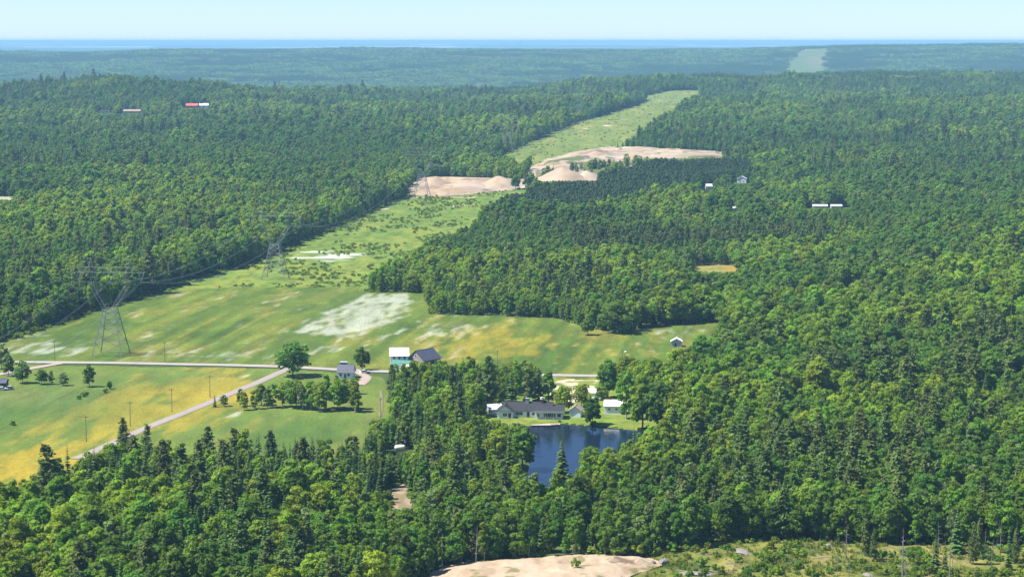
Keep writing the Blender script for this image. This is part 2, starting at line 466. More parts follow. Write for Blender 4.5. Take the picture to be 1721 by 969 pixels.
WHITE_P = G([(455, 560), (540, 515), (600, 490), (716, 492), (720, 522), (660, 552), (560, 568)])
def meadow_col(x, y):
    u, v = along(x, y)
    w = fbm(u / 30, v / 160, 5, 3)
    strips = fbm((u + 14 * (w - .5)) / 17, v / 420, 61, 3)
    fine = fbm(u / 3.4, v / 15, 62, 3)
    pat = fbm(u / 9, v / 45, 63, 4)
    c = np.tile(np.array([.140, .195, .030]), (len(x), 1))
    c = mixc(c, (.090, .150, .024), sstep(.40, .60, strips) * .95)
    c = mixc(c, (.20, .205, .040), sstep(.54, .66, pat) * .75)
    c = mixc(c, (.065, .125, .020), sstep(.56, .70, fbm(u / 25, v / 60, 64, 3)) * .75)
    c = mixc(c, (.19, .18, .06), sstep(.60, .74, fbm(u / 12, v / 50, 66, 3)) * .3)
    c = c * (1 + .10 * np.sign(np.sin(u * 2 * math.pi / 13.0 + 2.5 * w)) * sstep(.4, .6, fbm(u / 60, v / 120, 68, 2)))[:, None]
    # yellow hawkweed and buttercup streaks
    yel = .9 * blob(x, y, 880, 565, 34, 75) + .8 * blob(x, y, 830, 590, 26, 45) + .8 * blob(x, y, 1010, 600, 24, 30) + .5 * blob(x, y, 760, 560, 24, 60) + .12 + .3 * blob(x, y, 560, 590, 26, 60)
    c = mixc(c, (.36, .28, .030), sstep(.52, .90, yel * .42 + pat * .62 - .06 + .8 * (fine - .5)) * .6)
    yline = np.exp(-((((u + 7 * (w - .5)) / 23.0) % 1) - .5) ** 2 / .004) * sstep(.45, .6, fbm(u / 50, v / 90, 67, 2))
    c = mixc(c, (.26, .23, .035), np.clip(yline, 0, 1) * .6)
    # white daisies
    ins = inside(WHITE_P, x, y); dd = edge_dist(WHITE_P, x, y)
    wz = np.where(ins, sstep(0, 14, dd), 0.0)
    wh = wz * 1.0 + .75 * blob(x, y, 90, 578, 22, 26) + .6 * blob(x, y, 395, 598, 40, 14) + .55 * blob(x, y, 545, 586, 14, 12) + .5 * blob(x, y, 770, 548, 20, 40) + .5 * blob(x, y, 640, 560, 30, 26) + .5 * blob(x, y, 60, 590, 30, 12) + .4 * blob(x, y, 1120, 556, 22, 12)
    c = c * np.array([1.0, 1.0, .7])
    t = sstep(.50, .92, wh * .46 + fine * .85 + .4 * (pat - .5) - .06)
    c = mixc(c, (.50, .53, .42), t * .66)
    return c
meadow = sheet('meadow', MEADOW, (1.3, 2.6), M_MEADOW, meadow_col)

def near_col(x, y):
    u, v = along(x, y)
    pat = fbm(u / 12, v / 50, 73, 4); fine = fbm(u / 4, v / 18, 74, 3); big = fbm(u / 45, v / 70, 75, 3)
    c = np.tile(np.array([.145, .205, .032]), (len(x), 1))
    c = mixc(c, (.080, .150, .026), sstep(.45, .6, big) * .8)
    c = mixc(c, (.19, .205, .045), sstep(.52, .66, pat) * .6)
    yel = blob(x, y, 290, 680, 34, 55) + .9 * blob(x, y, 210, 700, 40, 45) + .9 * blob(x, y, 330, 640, 30, 40) + .9 * blob(x, y, 60, 775, 30, 30) + .9 * blob(x, y, 20, 800, 30, 30) + .5 * blob(x, y, 130, 735, 40, 25) + .55 * blob(x, y, 440, 715, 24, 20) + .6 * blob(x, y, 480, 655, 14, 20)
    c = mixc(c, (.41, .31, .028), sstep(.50, .92, yel * .46 + pat * .55 + .8 * (fine - .5)) * .85)
    lush = blob(x, y, 60, 690, 50, 50) + blob(x, y, 500, 715, 40, 26) + .7 * blob(x, y, 240, 640, 50, 22)
    c = mixc(c, (.085, .165, .030), np.clip(lush, 0, 1) * .75)
    lawn = blob(x, y, 20, 668, 40, 22)
    c = mixc(c, (.17, .21, .06), np.clip(lawn, 0, 1) * .5)
    wh = .8 * blob(x, y, 405, 697, 14, 10) + .6 * blob(x, y, 390, 633, 26, 12) + .5 * blob(x, y, 560, 706, 20, 9)
    c = mixc(c, (.52, .54, .44), sstep(.62, .95, wh * .45 + fine * .75) * .7)
    return c
near_field = sheet('field', NEARFIELD, (1.2, 2.2), M_MEADOW, near_col)

def scrub_col(x, y):
    u, v = along(x, y)
    pat = fbm(x / 14, y / 40, 81, 4); fine = fbm(x / 4, y / 12, 82, 3)
    c = np.tile(np.array([.125, .190, .026]), (len(x), 1))
    c = mixc(c, (.19, .225, .032), sstep(.48, .64, pat) * .8)
    c = mixc(c, (.065, .115, .022), sstep(.56, .68, fine) * .6)
    wp = inside(G([(488, 434), (505, 423), (560, 421), (616, 425), (614, 438), (540, 440)]), x, y).astype(float)
    c = mixc(c, (.50, .52, .46), wp * sstep(.35, .62, fbm(x / 20, y / 9, 83, 3)) * .85)
    for bx, by, rx, ry in ((645, 351, 7, 10), (768, 346, 11, 14), (700, 332, 30, 6), (780, 332, 18, 6)):
        c = mixc(c, (.52, .40, .28), sstep(.45, .7, blob(x, y, bx, by, rx, ry) * .8 + .3 * (fine - .5)))
    return c
sheet('scrub_strip', SCRUB, (2, 4), M_SCRUB, scrub_col)

def corr_col(x, y):
    pat = fbm(x / 25, y / 90, 85, 4)
    c = np.tile(np.array([.145, .190, .036]), (len(x), 1))
    c = mixc(c, (.21, .225, .055), sstep(.48, .62, pat) * .8)
    c = mixc(c, (.07, .11, .03), sstep(.58, .7, fbm(x / 9, y / 30, 86, 3)) * .5)
    for bx, by, rx, ry in ((1020, 212, 9, 9), (975, 222, 7, 8), (985, 217, 5, 7)):
        c = mixc(c, (.55, .43, .33), sstep(.4, .7, blob(x, y, bx, by, rx, ry)))
    return c
sheet('cleared_strip', CORR2, (4, 9), M_SCRUB, corr_col, lift=.5)
sheet('cleared_strip', FARCUT, (14, 25), M_SCRUB, lambda x, y: mixc(np.tile(np.array([.105, .15, .045]), (len(x), 1)), (.19, .17, .09), sstep(.55, .7, fbm(x / 60, y / 120, 87, 3)) * .7), lift=1.2)
sheet('glade', GLADE, (1.5, 3), M_SCRUB, lambda x, y: mixc(np.tile(np.array([.19, .20, .05]), (len(x), 1)), (.30, .20, .04), sstep(.4, .6, fbm(x / 8, y / 20, 88, 2))), lift=.3)
sheet('glade', GLADE2, (2, 5), M_SCRUB, lambda x, y: np.tile(np.array([.33, .33, .20]), (len(x), 1)), lift=.4)

PITGREEN = G([(898, 304), (906, 278), (950, 268), (1090, 265), (1215, 265), (1215, 276), (1060, 300), (1000, 294), (960, 284), (925, 292)])
def sand_col(x, y):
    c = np.tile(np.array([.54, .41, .26]), (len(x), 1))
    c = mixc(c, (.37, .25, .165), sstep(.48, .66, fbm(x / 14, y / 34, 92, 4)) * .9)
    c = mixc(c, (.66, .53, .40), sstep(.55, .68, fbm(x / 40, y / 14, 90, 3)) * .8)
    c = mixc(c, (.38, .34, .30), sstep(.54, .68, fbm(x / 30, y / 16, 93, 3)) * .8)
    c = mixc(c, (.20, .19, .10), sstep(.64, .74, fbm(x / 10, y / 26, 94, 3)) * .7)
    gr = inside(PITGREEN, x, y).astype(float) * sstep(.36, .5, fbm(x / 16, y / 40, 96, 3))
    return mixc(c, (.11, .15, .035), gr * .9)
def pit_bulge(poly, hgt):
    def f(X, Y):
        d = np.where(inside(poly, X.ravel(), Y.ravel()), edge_dist(poly, X.ravel(), Y.ravel()), 0).reshape(X.shape)
        py_ = [p[1] for p in poly]; y0, y1 = min(py_), max(py_)
        wob = 34 * (fbm(X / 70, Y / 200, 97, 3) - .5)
        ter = sum(3.2 * sstep(y0 + f_ * (y1 - y0) - 3, y0 + f_ * (y1 - y0) + 5, Y + wob) for f_ in (.32, .55, .78))
        gul = .5 * np.abs(fbm(X / 5, Y / 30, 98, 3) - .5) * 4
        return sstep(0, 12, d) * (3.0 * sstep(.5, .72, fbm(X / 26, Y / 40, 95, 3)) + ter * .28 + gul * .7) * hgt * .6
    return f
sheet('sand_pit', PIT1, (2, 4), M_SAND, sand_col, lift=.4, bulge=pit_bulge(PIT1, 1.0))
sheet('sand_pit', PIT2, (2, 4), M_SAND, sand_col, lift=.7, bulge=pit_bulge(PIT2, 1.2))

def front_col(x, y):
    n1 = fbm(x / 7, y / 10, 101, 4); n2 = fbm(x / 2.5, y / 4, 102, 3)
    c = np.tile(np.array([.135, .155, .030]), (len(x), 1))
    c = mixc(c, (.24, .215, .06), sstep(.45, .62, n1) * .8)
    c = mixc(c, (.33, .23, .14), sstep(.60, .72, n2 * .5 + n1 * .5) * .8)
    c = mixc(c, (.07, .095, .02), sstep(.55, .7, n2) * .6)
    return c
sheet('clearing', FRONT, (1.0, 1.6), M_SCRUB, front_col, lift=.10, bulge=lambda X, Y: .9 * (fbm(X / 11, Y / 14, 103, 3) - .4) * sstep(0, 6, edge_dist(FRONT, X.ravel(), Y.ravel()).reshape(X.shape)))
def fsand_bulge(X, Y):
    d = edge_dist(FRONTSAND, X.ravel(), Y.ravel()).reshape(X.shape)
    d = np.where(inside(FRONTSAND, X.ravel(), Y.ravel()).reshape(X.shape), d, 0)
    return sstep(0, 3.5, d) * (.5 + 1.7 * fbm(X / 9, Y / 10, 104, 4) * sstep(0, 9, d) + .7 * (fbm(X / 2.6, Y / 3.4, 105, 3) - .5)) + .02
def fsand_col(x, y):
    c = np.tile(np.array([.58, .45, .31]), (len(x), 1))
    c = mixc(c, (.46, .34, .22), sstep(.5, .7, fbm(x / 4, y / 7, 106, 4)) * .8)
    c = mixc(c, (.63, .52, .39), sstep(.5, .7, fbm(x / 12, y / 5, 107, 3)) * .7)
    bank = blob(x, y, 1050, 950, 4.5, 5) + .8 * blob(x, y, 1022, 949, 2.5, 4)
    c = mixc(c, (.14, .09, .06), sstep(.45, 1.0, bank + 1.8 * (fbm(x / 1.8, y / 2.4, 108, 3) - .5)) * .8)
    c = mixc(c, (.15, .17, .04), sstep(.66, .74, fbm(x / 5, y / 5, 109, 3)) * .7)
    return c
sheet('sand_bank', FRONTSAND, (.7, 1.0), M_SAND, fsand_col, lift=.35, bulge=fsand_bulge)
sheet('track', TRACK, (.8, 1.5), M_SAND, lambda x, y: mixc(np.tile(np.array([.42, .32, .22]), (len(x), 1)), (.28, .22, .13), sstep(.45, .6, fbm(x / 2, y / 8, 111, 3))), lift=.15)
YARDGRASS = [.135, .20, .026]
DIRT_P = G([(920, 668), (935, 640), (985, 632), (1005, 640), (985, 668), (955, 680)])
def yard_col(x, y):
    c = np.tile(np.array(YARDGRASS), (len(x), 1))
    c = mixc(c, (.19, .21, .04), sstep(.45, .6, fbm(x / 6, y / 9, 112, 3)) * .6)
    i = inside(DIRT_P, x, y).astype(float)
    return mixc(c, (.54, .42, .31), i * sstep(.3, .5, fbm(x / 5, y / 8, 113, 3)))
sheet('lawn', YARD, (1, 1.6), M_SCRUB, yard_col, lift=.10)

water = MB(); water_z = float(np.mean([height(*p) for p in G([(985, 705), (1020, 708), (1060, 712)])])) - .75
water.add([(x * 1.0, y * 1.0, water_z) for x, y in POND_W], [tuple(range(len(POND_W)))])
wo = water.build('pond_water', M_WATER)
# keep the face looking up
if wo.data.polygons[0].normal.z < 0: wo.data.flip_normals()
tag(wo, kind='structure')
BEACH = G([(890, 709), (905, 706), (925, 709), (941, 715), (938, 719), (915, 720), (897, 716)])
sheet('beach', BEACH, (.6, .8), M_SAND, lambda x, y: mixc(np.tile(np.array([.62, .52, .43]), (len(x), 1)), (.45, .34, .25), sstep(.5, .65, fbm(x / 2, y / 3, 114, 3))), lift=.0,
      bulge=lambda X, Y: (water_z + .35 - height(X, Y)))

def ribbon(name, pts, width, colour, lift=.2):
    P = np.array(pts); seg = np.hypot(*np.diff(P, axis=0).T); s = np.concatenate([[0], np.cumsum(seg)])
    t = np.arange(0, s[-1], 3.0); x = np.interp(t, s, P[:, 0]); y = np.interp(t, s, P[:, 1])
    k = np.ones(9) / 9
    xp = np.convolve(np.pad(x, 4, 'edge'), k, 'valid'); yp = np.convolve(np.pad(y, 4, 'edge'), k, 'valid')
    tx = np.gradient(xp); ty = np.gradient(yp); l = np.hypot(tx, ty); tx /= l; ty /= l
    w = np.linspace(-1, 1, 7) * width / 2
    w = w[None, :] * (1 + .12 * (vnoise(t / 9, t * 0, 5)[:, None] - .5))
    X = xp[:, None] - ty[:, None] * w; Y = yp[:, None] + tx[:, None] * w
    Z = height(X, Y) + lift + .12 * (1 - (np.linspace(-1, 1, 7)[None, :]) ** 2)
    base = np.tile(np.array(colour), (X.size, 1))
    edge = np.repeat(np.abs(np.linspace(-1, 1, 7))[None, :], len(xp), 0).ravel()
    base = mixc(base, np.array(colour) * .72, sstep(.5, 1, edge) * .8)
    return tag(link(name, grid_mesh(name, X, Y, Z, M_ROAD, base)), kind='structure')
ribbon('road', ROAD_MAIN, 6.6, (.48, .44, .40), .28)
ribbon('road', ROAD_SIDE, 4.8, (.42, .37, .33), .22)
ribbon('lane', LANE, 5.0, (.50, .42, .36), .34)
ribbon('driveway', DRIVE, 4.6, (.50, .40, .34), .31)
ribbon('path', G([(640, 655), (642, 675), (641, 692), (636, 705)]), 1.4, (.26, .25, .13), .2)

# ------------------------------------------------------------------ trees
def cards_mesh(name, cards, mats, trunk=None, tints=None):
    """cards: list of vertex quads (n,4,3); trunk: MB added as a second material"""
    cards = np.asarray(cards, float)
    n_ = len(cards)
    v = cards.reshape(-1, 3); f = np.arange(n_ * 4).reshape(-1, 4)
    verts = v; faces = [tuple(int(i) for i in q) for q in f]; mi = [0] * n_
    verts = [tuple(p) for p in v]
    if trunk is not None:
        b = len(verts); verts += [tuple(p) for p in trunk.v]
        faces += [tuple(b + i for i in q) for q in trunk.f]; mi += [1] * len(trunk.f)
    me = bpy.data.meshes.new(name)
    me.from_pydata(verts, [], faces)
    for m_ in mats: me.materials.append(m_)
    me.polygons.foreach_set('material_index', mi)
    a = me.attributes.new('tint', 'FLOAT', 'FACE')
    tt = np.full(len(faces), .5, np.float32)
    tt[:n_] = tints if tints is not None else np.random.default_rng(3).random(n_)
    a.data.foreach_set('value', tt)
    me.update()
    return me

def leaf_cards(rng, centers, normals, size):
    n_ = len(centers)
    nn = normals + rng.normal(0, .45, (n_, 3)); nn /= np.linalg.norm(nn, axis=1)[:, None]
    r = rng.normal(size=(n_, 3)); u = np.cross(nn, r); u /= np.linalg.norm(u, axis=1)[:, None]; w = np.cross(nn, u)
    s = size[:, None]
    k = rng.uniform(.55, 1.0, (n_, 4, 1))
    a = centers + u * s * k[:, 0]; b = centers + w * s * k[:, 1] - nn * s * .25; c_ = centers - u * s * k[:, 2]; d = centers - w * s * k[:, 3] - nn * s * .25
    return np.stack([a, b, c_, d], 1)

def broadleaf(seed, h, w, low=.22, lobes=17, per=62, leaf=.62, flat=1.0, open_=0.0):
    rng = np.random.default_rng(seed)
    cz = h * (low + (1 - low) * .47); rz = h * (1 - low) * .52; rx = w / 2
    cards = []; tints = []
    ph = rng.uniform(0, 6.28)
    tips = []
    for i in range(lobes):
        z = 1 - 1.75 * (i + .5) / lobes
        a = ph + i * 2.39996 + rng.normal(0, .35)
        q = math.sqrt(max(0, 1 - z * z)) * rng.uniform(.5, 1.05)
        zz = z * rng.uniform(.62, 1.08)
        lr = rx * rng.uniform(.24, .50) * (1 - .15 * max(0, z))
        c = np.array([math.cos(a) * q * (rx - lr * .35), math.sin(a) * q * (rx - lr * .35), cz + zz * (rz - lr * .3)])
        c[2] = max(c[2], h * low * .8 + lr * .4)
        tips.append(c)
        m_ = int(per * (lr / (rx * .40)) ** 2) + 6
        d = rng.normal(size=(m_, 3)); d /= np.linalg.norm(d, axis=1)[:, None]
        d[:, 2] = np.where(d[:, 2] < -.6, -d[:, 2] * .6, d[:, 2])
        d /= np.linalg.norm(d, axis=1)[:, None]
        rad = lr * rng.uniform(.72, 1.08, m_)
        P = c + d * rad[:, None] * np.array([1, 1, .78 * flat])
        cards.append(leaf_cards(rng, P, d + np.array([0, 0, .25]), leaf * rng.uniform(.6, 1.25, m_)))
        tints.append(np.clip(rng.normal(.5, .2) + rng.normal(0, .2, m_), 0, 1))
    t = MB()
    r0 = h * .017
    bend = rng.normal(0, .25, 2)
    top = (bend[0], bend[1], h * .62)
    t.tube([(0, 0, -.6), (0, 0, .5), (bend[0] * .4, bend[1] * .4, h * .3), top], [r0 * 1.35, r0, r0 * .75, r0 * .3], 6)
    for c in tips[2::3]:
        s = np.array([bend[0] * .4, bend[1] * .4, h * rng.uniform(.24, .45)])
        mid = s * .5 + c * .5 + np.array([0, 0, -.3])
        t.tube([tuple(s), tuple(mid), tuple(c)], [r0 * .5, r0 * .34, r0 * .15], 4)
    return np.concatenate(cards), np.concatenate(tints), t

def kite(base, d, length, width, droop, up=0.0):
    d = np.array(d, float); side = np.array([-d[1], d[0], 0.0])
    b = np.array(base, float)
    tip = b + d * length + np.array([0, 0, -droop]); mid = b + d * length * .55 + np.array([0, 0, -droop * .35 + up])
    return [b, mid + side * width + np.array([0, 0, -width * .45]), tip, mid - side * width + np.array([0, 0, -width * .45])]

def spruce(seed, h, w, levels=26, per=9, low=.06, ragged=.25):
    rng = np.random.default_rng(seed)
    cards = []; tints = []
    for i in range(levels):
        f = (i + rng.uniform(0, .6)) / levels
        z = h * (low + (1 - low) * f)
        rr = w / 2 * (1 - f) ** .85 * rng.uniform(1 - ragged, 1.08) + .12
        for k in range(per):
            a = rng.uniform(0, 6.283)
            d = (math.cos(a), math.sin(a), 0)
            L_ = rr * rng.uniform(.7, 1.15)
            cards.append(kite((d[0] * L_ * .12, d[1] * L_ * .12, z + .3), d, L_, L_ * .36 + .12, L_ * rng.uniform(.25, .6)))
            tints.append(rng.uniform(.2, .8))
    cards.append(kite((0, 0, h - .9), (.15, .1, 0), .5, .25, -1.2)); tints.append(.5)
    t = MB(); t.tube([(0, 0, -.6), (0, 0, h * .5), (0, 0, h * .97)], [h * .013, h * .009, .03], 5)
    return np.array(cards), np.array(tints), t

def pine(seed, h, w, tiers=15):
    rng = np.random.default_rng(seed)
    cards = []; tints = []
    t = MB(); t.tube([(0, 0, -.6), (0, 0, h * .5), (rng.normal(0, .2), rng.normal(0, .2), h * .96)], [h * .016, h * .011, .05], 6)
    for i in range(tiers):
        f = (i + rng.uniform(-.2, .2)) / (tiers - 1)
        z = h * (.12 + .85 * f)
        rr = w / 2 * (1.02 - f) ** .6 * rng.uniform(.65, 1.1) + .3
        nb = rng.integers(7, 10)
        for k in range(nb):
            a = rng.uniform(0, 6.283); d = np.array([math.cos(a), math.sin(a), 0])
            L_ = rr * rng.uniform(.6, 1.1)
            rise = L_ * rng.uniform(.05, .35)
            if k < 3: t.tube([(0, 0, z - .2), tuple(d * L_ * .8 + np.array([0, 0, z + rise * .7]))], [.07, .03], 3, cap=False)
            m_ = int(7 + L_ * 3.2)
            s = np.sqrt(rng.uniform(.05, 1, m_))
            P = d[None, :] * (L_ * s)[:, None] + np.array([0, 0, z]) + np.array([0, 0, 1]) * (rise * s)[:, None]
            P += rng.normal(0, 1, (m_, 3)) * np.array([.42, .42, .26]) * (.55 + .25 * L_)
            nrm = np.tile(np.array([0, 0, 1.0]), (m_, 1)) + d * .35
            cards.append(leaf_cards(rng, P, nrm, rng.uniform(.35, .72, m_)))
            tints.append(np.clip(rng.normal(.5, .12) + rng.normal(0, .18, m_), 0, 1))
    return np.concatenate(cards), np.concatenate(tints), t

def snag(seed, h):
    rng = np.random.default_rng(seed)
    t = MB(); lean = rng.normal(0, .03, 2) * h
    t.tube([(0, 0, -.4), (lean[0] * .5, lean[1] * .5, h * .5), (lean[0], lean[1], h)], [h * .013 + .03, h * .009 + .02, .03], 5)
    b = MB()
    for i in range(int(7 + h)):
        f = rng.uniform(.3, .97); a = rng.uniform(0, 6.283); L_ = (1.05 - f) * h * .22 + .3
        s = np.array([lean[0] * f, lean[1] * f, h * f])
        e = s + np.array([math.cos(a) * L_, math.sin(a) * L_, L_ * rng.uniform(-.2, .5)])
        b.tube([tuple(s), tuple(e)], [.035, .012], 3, cap=False)
    return t, b

# shapes: name -> list of (cards, tints, trunk, h)
SHAPES = {'broad': [], 'spruce': [], 'pine': [], 'plant': [], 'slim': []}
for i, (h, w, lo) in enumerate([(14, 9.8, .08), (15, 8.8, .10), (13, 9.4, .06), (16, 8.4, .12), (14, 7.6, .08), (12.5, 8.8, .05)]):
    SHAPES['broad'].append((*broadleaf(100 + i, h, w, lo, lobes=[24, 27, 23, 29, 24, 22][i], per=84, leaf=[.58, .6, .56, .6, .55, .58][i]), h))
for i, (h, w) in enumerate([(14, 4.6), (15.5, 4.2), (12, 4.4), (13, 5.4)]):
    SHAPES['spruce'].append((*spruce(200 + i, h, w), h))
for i, (h, w) in enumerate([(19, 9.0), (20, 8.0), (17.5, 8.4)]):
    SHAPES['pine'].append((*pine(300 + i, h, w), h))
for i, (h, w) in enumerate([(13, 5.2), (13.5, 5.0)]):
    SHAPES['plant'].append((*broadleaf(400 + i, h, w, .3, lobes=15, per=40, leaf=.55, flat=1.15), h))
for i, (h, w) in enumerate([(13, 5.0), (14.5, 5.4), (12, 4.6)]):
    SHAPES['slim'].append((*broadleaf(500 + i, h, w, .07, lobes=20, per=60, leaf=.5, flat=1.3), h))

TEMPL = []      # (object, kind, tone, height, crown mesh, trunk mesh)
def add_template(kind, tone, i, trunk_mat):
    cards, tints, trunk, h = SHAPES[kind][i]
    mats = [LEAF[tone], trunk_mat]
    me = cards_mesh('forest_tree', cards, mats, trunk, tints)
    ob = bpy.data.objects.new('forest_tree', me)
    crown = cards_mesh('crown', cards, [LEAF[tone]], None, tints)
    tm = trunk.mesh('trunk', trunk_mat)
    TEMPL.append((ob, kind, tone, h, crown, tm))
    return len(TEMPL) - 1
TI = {}
for tone in ('bright', 'mid', 'deep'):
    TI[('broad', tone)] = [add_template('broad', tone, i, M_BARK) for i in range(6)]
for tone in ('bright', 'mid', 'grey'):
    TI[('slim', tone)] = [add_template('slim', tone, i, M_BIRCH) for i in range(3)]
TI[('spruce', 'spruce')] = [add_template('spruce', 'spruce', i, M_BARK) for i in range(4)]
TI[('pine', 'pine')] = [add_template('pine', 'pine', i, M_BARK) for i in range(3)]
TI[('plant', 'plant')] = [add_template('plant', 'plant', i, M_BARK) for i in range(2)]

# places where the photograph sees past or over the wood: (px, lowest visible py, half width px, distance limit)
SIGHT = []
def sight(px, py, hw):
    g = ground_at(px, py); SIGHT.append((px, py, hw, g[1], len(SIGHT) >= 36))
for a in [(1246, 307, 13), (1191, 318, 7), (1390, 349, 34), (1234, 354, 6), (1176, 356, 4), (332, 181, 24), (222, 190, 18), (176, 190, 13),
          (672, 757, 12), (1010, 262, 60), (1150, 264, 60), (955, 303, 46), (1200, 455, 34), (8, 334, 14), (790, 324, 90), (642, 700, 8),
          (662, 834, 6), (674, 850, 10), (686, 842, 6), (950, 631, 16), (985, 648, 16), (945, 728, 34), (1000, 728, 34), (1050, 722, 26), (925, 760, 16), (918, 782, 14),
          (880, 708, 26), (930, 708, 18), (970, 704, 12), (1030, 698, 14), (845, 700, 16), (690, 604, 44), (582, 630, 16), (612, 640, 14), (1137, 583, 12), (820, 694, 12), (700, 607, 60), (780, 602, 40), (870, 607, 50), (1000, 612, 40), (1090, 602, 30),
          (20, 800, 26), (80, 755, 26), (150, 738, 34), (250, 728, 50), (380, 724, 60), (500, 728, 50), (570, 736, 24), (858, 774, 40)]:
    sight(*a)

def scatter(y0, y1, step, seed):
    rng = np.random.default_rng(seed)
    w1 = .262 * y1 + 30
    xs = np.arange(-w1, w1, step); yy = np.arange(y0, y1, step)
    X, Y = np.meshgrid(xs, yy)
    X = X + (np.arange(len(yy)) % 2)[:, None] * step * .5
    X = (X + rng.uniform(-.42, .42, X.shape) * step).ravel(); Y = (Y + rng.uniform(-.42, .42, Y.shape) * step).ravel()
    k = np.abs(X) < .262 * Y + 30
    return X[k], Y[k]

PX, PY = [], []
for y0, y1, st, sd_ in ((480, 760, 4.1, 1), (760, 1500, 4.2, 2), (1500, 2600, 5.0, 3), (2600, 4800, 7.0, 4)):
    x, y = scatter(y0, y1, st, sd_); PX.append(x); PY.append(y)
PX = np.concatenate(PX); PY = np.concatenate(PY)
inpl = inside(PLANT, PX, PY)
k = ~inpl
for poly in CLEAR: k &= ~inside(poly, PX, PY)
for line, wd in ((ROAD_MAIN, 17), (ROAD_SIDE, 9), (LANE, 9)): k &= edge_dist(line, PX, PY, False) > wd
k &= edge_dist(POND_W, PX, PY) > 2.0
k &= fbm(PX / 16, PY / 16, 200, 2) < .76
PX, PY = PX[k], PY[k]
qx, qy = scatter(1400, 2600, 4.2, 9)
kk = inside(PLANT, qx, qy)
qx, qy = qx[kk], qy[kk]
NPL = len(qx)
PX = np.concatenate([PX, qx]); PY = np.concatenate([PY, qy])
N_ = len(PX)
PZ = height(PX, PY)
rnd = RNG.random((6, N_))
con = fbm(PX / 85, PY / 120, 211, 3)                   # conifer stands
tone_n = .45 * fbm(PX / 45, PY / 60, 212, 3) + .55 * fbm(PX / 190, PY / 260, 217, 2)
slim_n = fbm(PX / 70, PY / 100, 213, 3)
u_, v_, dep = project(PX, PY, PZ)
con = .55 * con + .45 * fbm(PX / 220, PY / 240, 218, 2)
pc = .07 + .66 * sstep(.52, .62, con)
frontleft = sstep(40, -30, PX) * (1 - sstep(960, 1010, PY)) * sstep(620, 700, PY)
pc = np.where(frontleft > .5, .30 + .42 * sstep(.40, .55, con) + .16 * sstep(740, 820, PY) - .34 * sstep(-75, -45, PX) * sstep(740, 800, PY), pc)
pc = np.where((PX > 30) & (PY < 900), .06 + .30 * sstep(.50, .60, con), pc)
pc = np.where(PX < 0, pc, pc * np.where((PX > 60) & (PY > 900) & (PY < 2000), .5, 1))
isband = inside(PINEBAND, PX, PY)
IDX = np.zeros(N_, np.int32)
tb = .5 + 2.3 * (tone_n - .5) + .10 * sstep(0, 350, PX) * sstep(700, 1000, PY) * (1 - sstep(1700, 2400, PY)) + .24 * (rnd[1] - .5) - .04 + .05 * sstep(-60, 60, PX)
for i in range(N_):
    r0, r1, r2 = rnd[0, i], rnd[2, i], rnd[3, i]
    if i >= N_ - NPL: key = ('plant', 'plant')
    elif isband[i] and r0 < .8: key = ('pine', 'pine') if r1 < .5 else ('plant', 'plant')
    elif r0 < pc[i]:
        key = ('pine', 'pine') if (r1 < (.45 if (PX[i] > 60 and PY[i] < 1000) else .07)) else ('spruce', 'spruce')
    elif r1 < .26 + .50 * float(sstep(.46, .6, slim_n[i])) + (.3 if frontleft[i] > .5 else 0):
        key = ('slim', 'bright' if tb[i] > .61 else ('grey' if r2 > .8 else 'mid'))
    else:
        key = ('broad', 'bright' if tb[i] > .61 else ('mid' if tb[i] > .46 else 'deep'))
    l = TI[key]; IDX[i] = l[int(rnd[4, i] * len(l)) % len(l)]
HT = np.array([t[3] for t in TEMPL])
KIND = np.array([{'broad': 0, 'slim': 1, 'spruce': 2, 'pine': 3, 'plant': 4}[t[1]] for t in TEMPL])
SC = np.clip(RNG.normal(.86, .14, N_), .45, 1.3)
SC *= np.where(PY > 2600, 1.18, 1.0)
SC *= .88 + .24 * vnoise(PX / 45, PY / 45, 215)
SC *= np.where(PY < 950, .92 + .18 * sstep(.36, .64, fbm(PX / 110, PY / 170, 216, 2)), .80 + .42 * sstep(.36, .64, fbm(PX / 110, PY / 170, 216, 2)))
SC = np.where(KIND[IDX] == 4, np.clip(SC, .82, 1.12), SC)
# lower growth where the photograph looks over it
SC = np.where((frontleft > .5) & (KIND[IDX] < 2), SC * .92, SC)
hgt = SC * HT[IDX]
ppm = FPX / dep
alive = np.ones(N_, bool)
for (sx, sy, hw, lim, soft) in SIGHT:      # soft: an uneven treetop line, here and there a taller tree
    m_ = (np.abs(u_ - sx) < hw + 3.2 * ppm) & (PY < lim + 2)
    allow = (v_ - sy) / ppm
    lowt = m_ & (allow < hgt)
    if soft: lowt &= rnd[2] < .9
    hgt = np.where(lowt, np.maximum(allow, 0) * ((.62 + .5 * rnd[5]) if soft else (.86 + .12 * rnd[5])), hgt)
    alive &= ~(m_ & (allow < 3.2))
SC = hgt / HT[IDX]
PX, PY, PZ, IDX, SC, u_, v_, dep, hgt = (a[alive] for a in (PX, PY, PZ, IDX, SC, u_, v_, dep, hgt))
ROT = RNG.uniform(0, 6.283, len(PX))

# the trees that show largest are objects of their own
inview = (u_ > -20) & (u_ < PW + 20) & (v_ - hgt * FPX / dep < PH) & (v_ > 0)
size = hgt * FPX / dep
IND = np.zeros(len(PX), bool)
def pick(mask, count):
    ids = np.nonzero(mask & inview)[0]
    ids = ids[np.argsort(-size[ids])][:count]
    IND[ids] = True
    return ids
kd = KIND[IDX]
ids_b = pick((kd == 0) & (PY < 1000), 290)
ids_s = pick((kd == 1) & (PY < 1000), 120)
ids_c = pick((kd == 2) & (PY < 1000), 230)
ids_p = pick((kd == 3) & (PY < 1000), 130)

